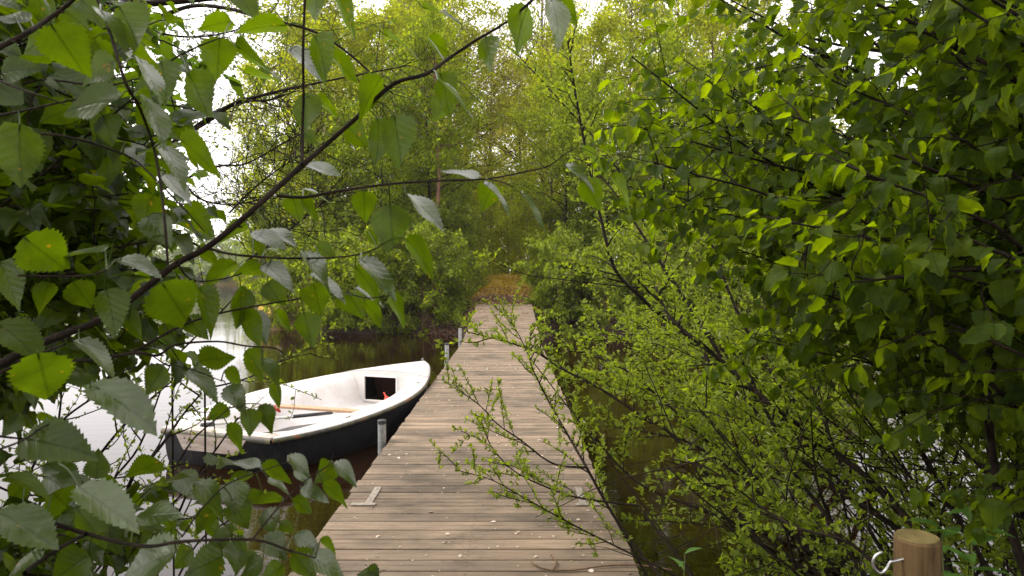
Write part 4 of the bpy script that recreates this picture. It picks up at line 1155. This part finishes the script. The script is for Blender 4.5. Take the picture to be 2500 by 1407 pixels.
# ------------------------------------------------------------------ bush generator (limbs to aimed places, twigs, leaves)
def limb(root, tgt, n=10, sag=.15, wob=.05):
    root = np.array(root, float); tgt = np.array(tgt, float)
    L_ = np.linalg.norm(tgt - root)
    mid1 = root + (tgt - root) * .35 + UP * L_ * sag + rnd3() * wob * L_
    mid2 = root + (tgt - root) * .7 + UP * L_ * sag * .8 + rnd3() * wob * L_ * .6
    return smooth_path([root, mid1, mid2, tgt], n)

def grow(T, path, r0, r1, leaves, mode, tstep, tlen, lstep, lsize, t0=.35, sub=0.4, droop=.2, k=6, bias=None, hang=.3):
    T.add(path, np.linspace(r0, r1, len(path)), k)
    seg = np.diff(path, axis=0); sl = np.linalg.norm(seg, axis=1); cl = np.concatenate([[0], np.cumsum(sl)]); tot = cl[-1]
    s = tot * t0
    while s < tot:
        q = min(len(seg) - 1, max(0, np.searchsorted(cl, s) - 1)); d = unit(seg[q]); p0 = path[q] + d * (s - cl[q])
        lat = unit(np.cross(d, unit(rnd3()))) 
        lat = unit(lat * np.array([1, 1, .55]))
        dd = unit(d * .65 + lat * .8 + (bias if bias is not None else 0))
        ll = tlen * (.45 + .9 * rng.random()) * (1 - .45 * s / tot)
        tp = twig_path(p0, dd, ll, 6, droop, .14)
        T.add(tp, np.linspace(max(.0016, r1 * 1.2), .0011, 6), 4)
        if mode == 'leaf': leaves_along(tp, lstep, lsize, leaves, hang=hang)
        else: rosettes_along(tp, lstep, lsize, leaves)
        if rng.random() < sub:
            j = rng.integers(2, 5); tp2 = twig_path(tp[j], unit(tp[j] - tp[j - 1] + rnd3() * .8), ll * .5, 5, droop, .14)
            T.add(tp2, np.linspace(.0014, .001, 5), 4)
            if mode == 'leaf': leaves_along(tp2, lstep, lsize, leaves, hang=hang)
            else: rosettes_along(tp2, lstep, lsize, leaves)
        s += tstep * (.6 + .8 * rng.random())
    if mode == 'leaf': leaves_along(path[-4:], lstep, lsize, leaves, hang=hang)
    else: rosettes_along(path[-5:], lstep, lsize, leaves)

OV = small_tpl("ovate"); OB = small_tpl("obovate")
def curl(t, tw, bend, wave):
    v = t[0].copy(); y = v[:, 1]; x = v[:, 0].copy(); z = v[:, 2].copy()
    v[:, 0] = x * np.cos(tw * y) + bend * .3 * y ** 2; v[:, 2] = z + x * np.sin(tw * y) - bend * y ** 2 + wave * np.sin(y * 8) * x
    return (v, t[1])
MIDT = [curl(leaf_tpl("birch", 12, teeth=.8, fold=f, droop=d), a, b, c) for f, d, a, b, c in ((.2, .14, 0, 0, .1), (.35, .3, .6, .1, .2), (.05, .05, -.5, -.15, .3), (.25, .5, .2, .2, -.2), (.5, .2, -.9, .05, .1))]
HAZT = [curl(leaf_tpl(k, 10, teeth=1.0, fold=f, droop=d), a, b, c) for k, f, d, a, b, c in (("round", .2, .18, 0, 0, .1), ("round", .4, .35, .6, .15, .3), ("birch", .15, .2, -.5, -.1, .25), ("round", .05, .5, .3, .2, -.3), ("birch", .5, .3, -.9, .1, .2), ("round", .6, .1, .4, -.2, .1))]

# left: alder behind the birches, filling x < 480
def region(n, x0, x1, y0, y1, d0, d1, wx=1.0):
    for i in range(n):
        yield P(x0 + (x1 - x0) * rng.random() ** wx, y0 + (y1 - y0) * rng.random(), d0 + (d1 - d0) * rng.random())
al = empty("alder_tree", (-3.4, 2.6, -.4), "alder with medium rounded leaves crowding behind the near birches", "tree")
T = Tubes(); LV = []
T.add(smooth_path([(-3.4, 2.6, -.5), (-3.2, 2.5, 1.5), (-3.0, 2.4, 4.4)], 12), np.linspace(.07, .03, 13), 8)
for t in region(64, -150, 470, -80, 800, 1.6, 3.0, 1.1):
    rt = np.array([-3.2, 2.5, max(.2, t[2] - .5 - .6 * rng.random())])
    grow(T, limb(rt, t, 14, .05, .05), .010, .0025, LV, 'leaf', .085, .42, .04, .060, t0=.2, sub=.5)
for pts, d, rr in (([(-60, 560), (0, 541), (100, 502), (200, 458), (262, 440)], 2.0, (9, 6)), ([(-60, 455), (60, 462), (140, 463), (200, 450), (240, 425)], 1.7, (5, 3)), ([(95, 352), (160, 372), (210, 396), (290, 440), (345, 500), (430, 570), (495, 606)], 1.5, (5, 3)), ([(-30, 30), (80, 42), (180, 20), (380, 8), (560, -10)], 2.2, (10, 8))):
    w = smooth_path([P(x, y, d) for x, y in pts], 20); T.add(w, np.linspace(rr[0], rr[1], len(w)) / FPX * d, 7)
T.build("trunk", BARK, al); foliage("foliage", MIDT, LV, ALDER, al, smooth=True)
NAL = len(LV)

fb = empty("birch_tree", (-2.3, 1.3, -.3), "birch with smaller leaves filling the gaps between the nearest leaves at left", "tree")
T = Tubes(); LV = []
T.add(smooth_path([(-2.3, 1.3, -.4), (-2.15, 1.3, 1.5), (-2.0, 1.3, 4.0)], 12), np.linspace(.05, .02, 13), 8)
for box, n in (((-150, 330, -60, 560), 44), ((-150, 430, 480, 860), 30), ((-150, 560, 1230, 1500), 14)):
    for t in region(n, *box, 1.0, 1.6, 1.15):
        rt = np.array([-2.15, 1.3, max(.1, t[2] - .2 - .3 * rng.random())])
        grow(T, limb(rt, t, 12, .04, .05), .006, .0016, LV, 'leaf', .07, .26, .034, .052, t0=.35, sub=.4)
T.build("trunk", BARK, fb); foliage("foliage", MIDT, LV, BIRCH, fb, smooth=True)

# thin twigged tree with catkins, top left against the sky
tw = empty("alder_tree", (-5.2, 6.0, -.5), "half bare alder with thin dark twigs and hanging catkins against the white sky", "tree")
T = Tubes(); LV = []; CK = []
T.add(smooth_path([(-5.2, 6.0, -.6), (-5.1, 6.0, 2), (-4.9, 5.8, 6.5)], 12), np.linspace(.08, .03, 13), 8)
tl = [([(150, 560), (300, 440), (430, 342), (560, 258), (640, 233), (740, 210), (870, 184), (1000, 160)], 5.0, (6.5, 1.3)),
      ([(430, 345), (520, 290), (560, 262), (600, 248), (660, 244), (700, 230)], 5.0, (4, 2)),
      ([(150, 120), (380, 45), (470, 15), (560, 22), (640, 45), (760, 75), (850, 130), (960, 230)], 5.2, (6, 2)),
      ([(380, 470), (520, 410), (600, 400), (700, 345), (740, 325)], 5.0, (3, 1.5)),
      ([(420, 400), (480, 480), (560, 500), (640, 487)], 5.2, (3, 1.5)),
      ([(560, 520), (620, 460), (700, 400), (790, 350)], 5.0, (2.5, 1.2)),
      ([(600, 640), (680, 580), (760, 520), (800, 480)], 5.0, (2.5, 1.2)),
      ([(380, 80), (450, 90), (530, 85), (620, 60)], 5.4, (3, 1.5))]
for pts, d, rr in tl:
    w = smooth_path([P(x, y, d + .15 * math.sin(i)) for i, (x, y) in enumerate(pts)], 60)
    T.add(w, np.linspace(rr[0], rr[1], len(w)) / FPX * d, 6)
    for q in range(3, len(w), 1):
        if rng.random() < .75:
            dd = unit(unit(w[q] - w[q - 1]) * .6 + unit(rnd3() * np.array([1, .7, 1.1])))
            tp = twig_path(w[q], dd, .25 + .45 * rng.random(), 6, .1, .22); T.add(tp, np.linspace(.0035, .0014, 6), 4)
            if rng.random() < .8:
                tp2 = twig_path(tp[3], unit(tp[3] - tp[2] + rnd3() * .7), .18 + .15 * rng.random(), 5, .1, .2); T.add(tp2, np.linspace(.0022, .0012, 5), 4)
                if rng.random() < .5: leaves_along(tp2, .10, .026, LV)
            if pts[0][1] < 130: leaves_along(tp, .05, .036, LV, hang=.1)
            elif rng.random() < .5: leaves_along(tp, .11, .026, LV, hang=.1)
            for e in range(2):
                if rng.random() < .35: CK.append((tp[-1 - e], unit(np.array([rng.normal() * .3, rng.normal() * .3, -1])), unit(rnd3()), .035))
T.build("trunk", BARK, tw); foliage("foliage", OV, LV, ALDER, tw)
Tc = Tubes()
for p0, ax, _, s_ in CK: Tc.add(np.array([p0, p0 + ax * s_ * .5, p0 + ax * s_]), np.array([.0035, .0042, .002]), 5)
tag(Tc.build("catkins", CATKIN, tw), kind="stuff")

# small-leaved willow over the water at lower left
sw = empty("willow_shrub", (-2.9, 2.6, -.6), "small leaved willow shrub with thin stems rising in front of the boat's stern", "shrub")
T = Tubes(); LV = []
for pts, d, rr in (([(230, 1480), (315, 1186), (350, 1140), (400, 1080), (445, 1015), (492, 960)], 2.6, (6, 2)), ([(60, 1480), (150, 1280), (230, 1130), (330, 1010), (420, 930)], 3.0, (5, 2)),
                  ([(150, 1480), (200, 1300), (270, 1180), (340, 1090), (390, 960), (420, 880)], 3.0, (4, 1.5)), ([(-40, 1380), (60, 1180), (140, 1040), (260, 950), (330, 900)], 2.8, (4, 1.5)),
                  ([(0, 1450), (90, 1250), (130, 1100), (150, 960), (140, 880)], 3.0, (4, 1.5)), ([(330, 1480), (420, 1290), (470, 1180), (540, 1080), (580, 1020)], 2.8, (4, 1.5)),
                  ([(-60, 1160), (60, 1210), (200, 1180), (330, 1160), (460, 1130)], 2.8, (3, 1.5)), ([(230, 1400), (330, 1290), (420, 1230), (500, 1150), (560, 1120)], 2.6, (3, 1.5)),
                  ([(400, 1480), (480, 1330), (560, 1270), (640, 1210)], 2.8, (3, 1.5)), ([(500, 950), (600, 925), (680, 885), (760, 862)], 3.2, (2.5, 1.2)), ([(420, 880), (500, 800), (560, 740), (590, 700)], 3.2, (2.5, 1.2))):
    w = smooth_path([P(x, y, d + .1 * math.sin(i * 2)) for i, (x, y) in enumerate(pts)], 24)
    grow(T, w, rr[0] / FPX * d, rr[1] / FPX * d, LV, 'ros', .10, .34, .038, .022, t0=.25, sub=.5, droop=-.1)
    root = np.array([w[0][0], w[0][1], -.9]); T.add(np.array([root, w[0]]), np.array([rr[0], rr[0]]) / FPX * d, 6)
T.build("stems", BARK, sw); foliage("foliage", OB, LV, WILLOW, sw)

# ------------------------------------------------------------------ right: ribbed-leaved elm bush
NEL = 0
def elm(root, n, box, dep, label, lsize=.062, wx=.8, up=False, tl=.5, dens=.05):
    global NEL
    e = empty("elm_bush", root, label, "bush")
    T = Tubes(); LV = []
    rt0 = np.array(root, float)
    for q in range(4):
        T.add(limb(rt0, rt0 + np.array([rng.normal() * .3 - .3, rng.normal() * .3, 2.6 + rng.random()]), 12, 0, .03), np.linspace(.035, .012, 13), 8)
    for t in region(n, *box, *dep, wx):
        rr = rt0 + np.array([rng.normal() * .2, rng.normal() * .2, max(.2, (t[2] - rt0[2]) * (.35 + .4 * rng.random()))])
        grow(T, limb(rr, t, 14, .06, .05), .013, .0026, LV, 'leaf', .10, tl, dens, lsize, t0=.2, sub=.5, droop=.22, hang=.8)
    T.build("stems", BARK, e); foliage("foliage", HAZT, LV, HAZEL, e, smooth=True)
    NEL += len(LV)
elm((2.6, 1.9, -.4), 46, (1900, 2650, -250, 760), (1.7, 2.6), "dark elm bush with ribbed leaves filling the right edge above the post")
elm((3.3, 3.4, -.4), 60, (1540, 2500, -200, 700), (2.3, 3.9), "elm bush with broad ribbed leaves leaning in from the right toward the jetty", wx=.9)
elm((3.0, 3.8, -.4), 26, (1530, 1950, -120, 620), (2.7, 4.2), "paler elm bush whose layered sprays reach out over the jetty side of the thicket", lsize=.058)
elm((3.9, 3.9, -.4), 11, (1750, 2350, 640, 960), (2.6, 3.8), "lower elm bush with drooping leaves among the willow stems at right", lsize=.06)

# ------------------------------------------------------------------ right: willows over the jetty
def willow(root, specs, label, extra=0, box=None, dep=None, lsize=.043, lstep=.034, tl=.40, ts=.085):
    w_ = empty("willow_shrub", root, label, "shrub", "willow shrubs leaning over the water right of the jetty")
    T = Tubes(); LV = []
    for pts, (d0, d1), rr in specs:
        n = len(pts)
        w = smooth_path([P(x, y, d0 + (d1 - d0) * i / (n - 1)) for i, (x, y) in enumerate(pts)], 34)
        grow(T, w, rr[0] / FPX * d0, rr[1] / FPX * d1, LV, 'ros', ts, tl, lstep, lsize, t0=.32, sub=.5, droop=-.05, bias=np.array([-.1, 0, .15]))
        rt = np.array(root) + np.array([rng.normal() * .25, rng.normal() * .2, -.1])
        T.add(smooth_path([rt, (rt + w[0]) / 2 + UP * .05, w[0]], 6), np.linspace(rr[0] * 1.5, rr[0], 7) / FPX * d0, 6)
    if extra:
        for t in region(extra, *box, *dep):
            rt = np.array(root) + np.array([rng.normal() * .3, rng.normal() * .3, 0])
            grow(T, limb(rt, t, 16, .06, .07), .008, .0018, LV, 'ros', .075, tl * 1.15, lstep, lsize, t0=.4, sub=.5, droop=-.05, bias=np.array([-.1, 0, .12]))
    T.build("stems", BARK, w_); foliage("foliage", OB, LV, WILLOW, w_)
    CKT = Tubes()
    for i in range(0, len(LV), 60):
        p0, ax, _, s_ = LV[i]; ax = unit(ax + UP * .6); CKT.add(np.array([p0, p0 + ax * .018, p0 + ax * .034]), np.array([.003, .0045, .002]), 5)
    tag(CKT.build("catkins", CATKIN, w_), kind="stuff")
    return len(LV)
n1 = willow((1.35, 3.0, -.6), [
    ([(1720, 1500), (1600, 1395), (1500, 1262), (1430, 1138), (1385, 1060), (1330, 962), (1292, 872), (1300, 790)], (3.3, 4.4), (5, 1.4)),
    ([(1292, 872), (1262, 810), (1220, 757)], (4.4, 4.7), (1.4, .8)),
    ([(1432, 1142), (1350, 1132), (1270, 1074), (1215, 1036), (1165, 985), (1080, 928)], (3.6, 3.5), (2.8, 1)),
    ([(1560, 1235), (1420, 1217), (1340, 1192), (1255, 1150), (1200, 1090), (1175, 1030)], (3.5, 3.3), (2.8, 1)),
    ([(1680, 1420), (1540, 1352), (1400, 1282), (1280, 1216), (1200, 1172), (1115, 1148)], (3.0, 3.0), (2.8, 1)),
    ], "willow shrub whose twigs reach furthest across the jetty boards", lsize=.026, lstep=.019, tl=.34, ts=.055)
n1 += willow((2.7, 4.6, -.6), [
    ([(1860, 1330), (1760, 1200), (1640, 1062), (1570, 1018), (1460, 946), (1370, 900), (1290, 852), (1140, 810)], (4.2, 5.0), (6, 1.6)),
    ([(1700, 1240), (1560, 1180), (1460, 1080), (1400, 1000), (1370, 920)], (4.3, 4.8), (4, 1.5)),
    ([(1900, 1250), (1750, 1100), (1620, 980), (1520, 900), (1400, 850), (1330, 800)], (4.6, 5.6), (5, 1.5)),
    ([(1980, 1350), (1850, 1200), (1700, 1090), (1600, 1060), (1480, 1040)], (4.2, 4.6), (5, 1.5)),
    ], "willow shrub leaning from mid right with twigs over the jetty's far half", 11, (1380, 1900, 700, 1300), (4.4, 5.6))
n1 += willow((3.6, 6.6, -.6), [
    ([(1960, 1060), (1860, 970), (1770, 888), (1640, 790), (1560, 722), (1500, 656), (1470, 545), (1440, 420), (1402, 210), (1386, 100)], (5.0, 5.0), (7, 2)),
    ([(1780, 900), (1650, 700), (1560, 560), (1500, 470), (1420, 380)], (5.4, 6.0), (5, 1.5)),
    
    ([(1900, 940), (1800, 760), (1740, 600), (1700, 480), (1650, 330)], (5.6, 6.5), (5, 1.5)),
    ([(1700, 780), (1600, 600), (1500, 400), (1380, 260), (1250, 120)], (6.0, 7.0), (4, 1.3)),
    ], "tall pale willow shrub rising behind the elm leaves toward the top", 22, (1330, 1950, 420, 950), (6.0, 8.5), lsize=.042, lstep=.04, tl=.5)
n1 += willow((2.6, 3.2, -.6), [
    ([(2330, 1420), (2235, 1290), (2130, 1178), (2020, 1090), (1880, 985), (1772, 890), (1640, 780), (1600, 700)], (3.2, 4.4), (11, 4)),
    ([(2340, 1460), (2200, 1300), (2060, 1205), (1930, 1098), (1830, 990), (1745, 905), (1690, 800)], (3.4, 4.6), (10, 3.5)),
    ([(2200, 1450), (2080, 1330), (1950, 1290), (1860, 1240), (1740, 1150), (1640, 1120)], (3.0, 3.6), (5, 2)),
    ([(2120, 1420), (2010, 1250), (1930, 1140), (1860, 980), (1800, 850)], (3.4, 4.2), (7, 2.5)),
    ([(2200, 1420), (2100, 1250), (2020, 1050), (1960, 880), (1900, 740)], (3.8, 4.6), (6, 2.5)),
    ([(2420, 1407), (2300, 1200), (2200, 1000), (2140, 850), (2080, 700)], (3.2, 4.2), (8, 3)),
    ], "willow shrub with thick dark leaning stems behind the wooden post", 20, (1650, 2420, 850, 1400), (3.4, 4.8))
n1 += willow((3.4, 3.6, -.6), [
    ([(2530, 1460), (2480, 1330), (2430, 1150), (2416, 1005), (2430, 850), (2446, 700)], (2.3, 2.5), (12, 6)),
    ([(2600, 1300), (2500, 1150), (2400, 1000), (2300, 880), (2200, 760)], (3.4, 4.0), (8, 3)),
    ([(2600, 1000), (2450, 880), (2350, 790), (2280, 700)], (3.2, 3.6), (7, 3)),
    ], "sparse willow shrub with one upright black stem near the right edge", 6, (2150, 2500, 900, 1350), (3.4, 4.6), lstep=.07)

# oaks added on the near bank; their crowns shade near leaves and deck
def shade_tree(x, y, label, seed, n=5200):
    g = np.random.default_rng(seed)
    e = empty("oak_tree", (x, y, -.3), label, "tree")
    T = Tubes(); T.add(smooth_path([(x, y, -.4), (x + .1, y + .2, 3.0), (x * .8, y + .6, 7.5)], 12), np.linspace(.2, .08, 13), 10); LV = []
    for i in range(34):
        z = 3.6 + 4.2 * g.random(); az = g.random() * 6.283; rr = 1.2 + 2.4 * g.random()
        a = np.array([x, y + .3, z - .8]); b = a + np.array([math.cos(az) * rr, math.sin(az) * rr + .4, .9 + .5 * g.random()])
        T.add(limb(a, b, 8, .05, .04), np.linspace(.04, .01, 9)[:len(limb(a, b, 8))] if False else .018, 5)
        for q in range(n // 34):
            f = .3 + .8 * g.random(); LV.append((a + (b - a) * f + g.normal(size=3) * .42, unit(g.normal(size=3)), unit(UP + g.normal(size=3) * .5), .10 * (.6 + .8 * g.random())))
    T.build("trunk", BARK, e); foliage("crown", OV, LV, HAZEL, e)
shade_tree(-5.6, 0.3, "oak added on the near bank to shade the left birches", 31)
shade_tree(3.4, -1.4, "unseen oak added on the near bank to shade the elm bushes", 32)
shade_tree(.3, -5.4, "unseen oak added where the jetty starts to shade its near end", 33)

wt = empty("willow_branch", tuple(P(1560, 700, 5.2)), "single thin willow branch ending in a leafy tip in front of the mossy mound", "branch")
T = Tubes(); LV = []; w = smooth_path([P(x, y, 5.2) for x, y in ((1640, 700), (1560, 702), (1450, 692), (1350, 680), (1290, 672), (1230, 650), (1185, 625))], 24)
T.add(w, np.linspace(.006, .002, len(w)), 6)
for q in (-1, -2, -3, -6):
    for k_ in range(2):
        tp = twig_path(w[q], unit(np.array([-.6, 0, .5]) + rnd3() * .5), .12, 4, 0, .15); T.add(tp, .0014, 4); rosettes_along(tp, .03, .036, LV)
T.build("stem", BARK, wt); foliage("foliage", OB, LV, WILLOW, wt)

# dead brown twigs low over the water at right
T = Tubes()
for i in range(170):
    p0 = P(1650 + 950 * rng.random(), 980 + 460 * rng.random(), 3.2 + 2.0 * rng.random())
    T.add(twig_path(p0, unit(np.array([rng.normal(), rng.normal() * .5, .35 * rng.normal()])), .35 + .7 * rng.random(), 7, .1, .22), np.linspace(.004, .0014, 7), 4)
for i in range(40):
    p0 = P(1950 + 600 * rng.random(), 1450, 3.4 + 1.4 * rng.random())
    T.add(twig_path(p0, unit(np.array([-.6 + rng.normal() * .35, rng.normal() * .2, 1])), 1.0 + .8 * rng.random(), 9, .1, .1), np.linspace(.009, .003, 9), 5)
tag(T.build("brushwood", BARK), "tangle of bare brown twigs low over the water behind the post", "brushwood", kind="stuff")

# fallen twigs on the boards
T = Tubes()
for pts in ([(1297, 1372), (1330, 1390), (1400, 1392), (1475, 1382), (1560, 1380), (1640, 1392)], [(1352, 1390), (1358, 1372), (1345, 1355)]):
    w = [P(x, y, 0) for x, y in pts]
    ww = []
    for x, y in pts:
        dr = unit(RGT * (x - 1250) / FPX - UPV * (y - 703.5) / FPX + FWD); t_ = (0.012 - CAMZ) / dr[2]; ww.append(CAMP + dr * t_)
    T.add(smooth_path(ww, 16), .0045, 6)
tag(T.build("fallen_twig", TWIG), "forked dead twig lying across the boards at bottom centre", "twig")

# herbs at the bottom right
def herb(px, py, d, h, n, ll, lab, lean=0.0):
    top = P(px, py, d); base = top + np.array([lean, 0, -h])
    e = empty("leafy_herb", tuple(base), lab, "plant")
    T = Tubes(); st_ = smooth_path([base, (base + top) / 2 + rnd3() * .01, top], 12); T.add(st_, np.linspace(.0035, .0015, 13), 6); T.build("stem", PETIOLE, e)
    LV = []
    for i in range(n):
        f = .3 + .7 * (i + 1) / n; p0 = base + (top - base) * f; a = i * 2.4
        ax = unit(np.array([math.cos(a), math.sin(a) * .8, .55 - .3 * (1 - f)]))
        LV.append((p0, ax, unit(UP + rnd3() * .2), ll * (.7 + .4 * rng.random())))
    foliage("foliage", leaf_tpl("lance", 8, 0, .25, .45), LV, HERB, e, smooth=True)
herb(1672, 1352, 2.7, .45, 9, .10, "bright herb with pointed leaves beside the boards at bottom right")
herb(2368, 1235, 2.3, .55, 14, .13, "dark narrow leaved herb growing to the right of the wooden post")
herb(2300, 1290, 2.6, .5, 10, .11, "smaller narrow leaved herb just behind the wooden post", .03)
print("LEAVES", NAL, NEL, n1)

# ------------------------------------------------------------------ haze
hz, nt, out = newmat("haze_air")
pv_ = nt.nodes.new("ShaderNodeVolumePrincipled")
pv_.inputs["Color"].default_value = (0.95, 0.93, 0.90, 1)
pv_.inputs["Density"].default_value = 0.0004
nt.links.new(pv_.outputs[0], out.inputs["Volume"])
mbx = np.array([(x, y, z) for z in (-2.7, 30) for x, y in ((-430, -130), (430, -130), (430, 710), (-430, 710))], float)
tag(mk("haze", mbx, [(0, 3, 2, 1), (4, 5, 6, 7), (0, 1, 5, 4), (1, 2, 6, 5), (2, 3, 7, 6), (3, 0, 4, 7)], hz), kind="stuff")
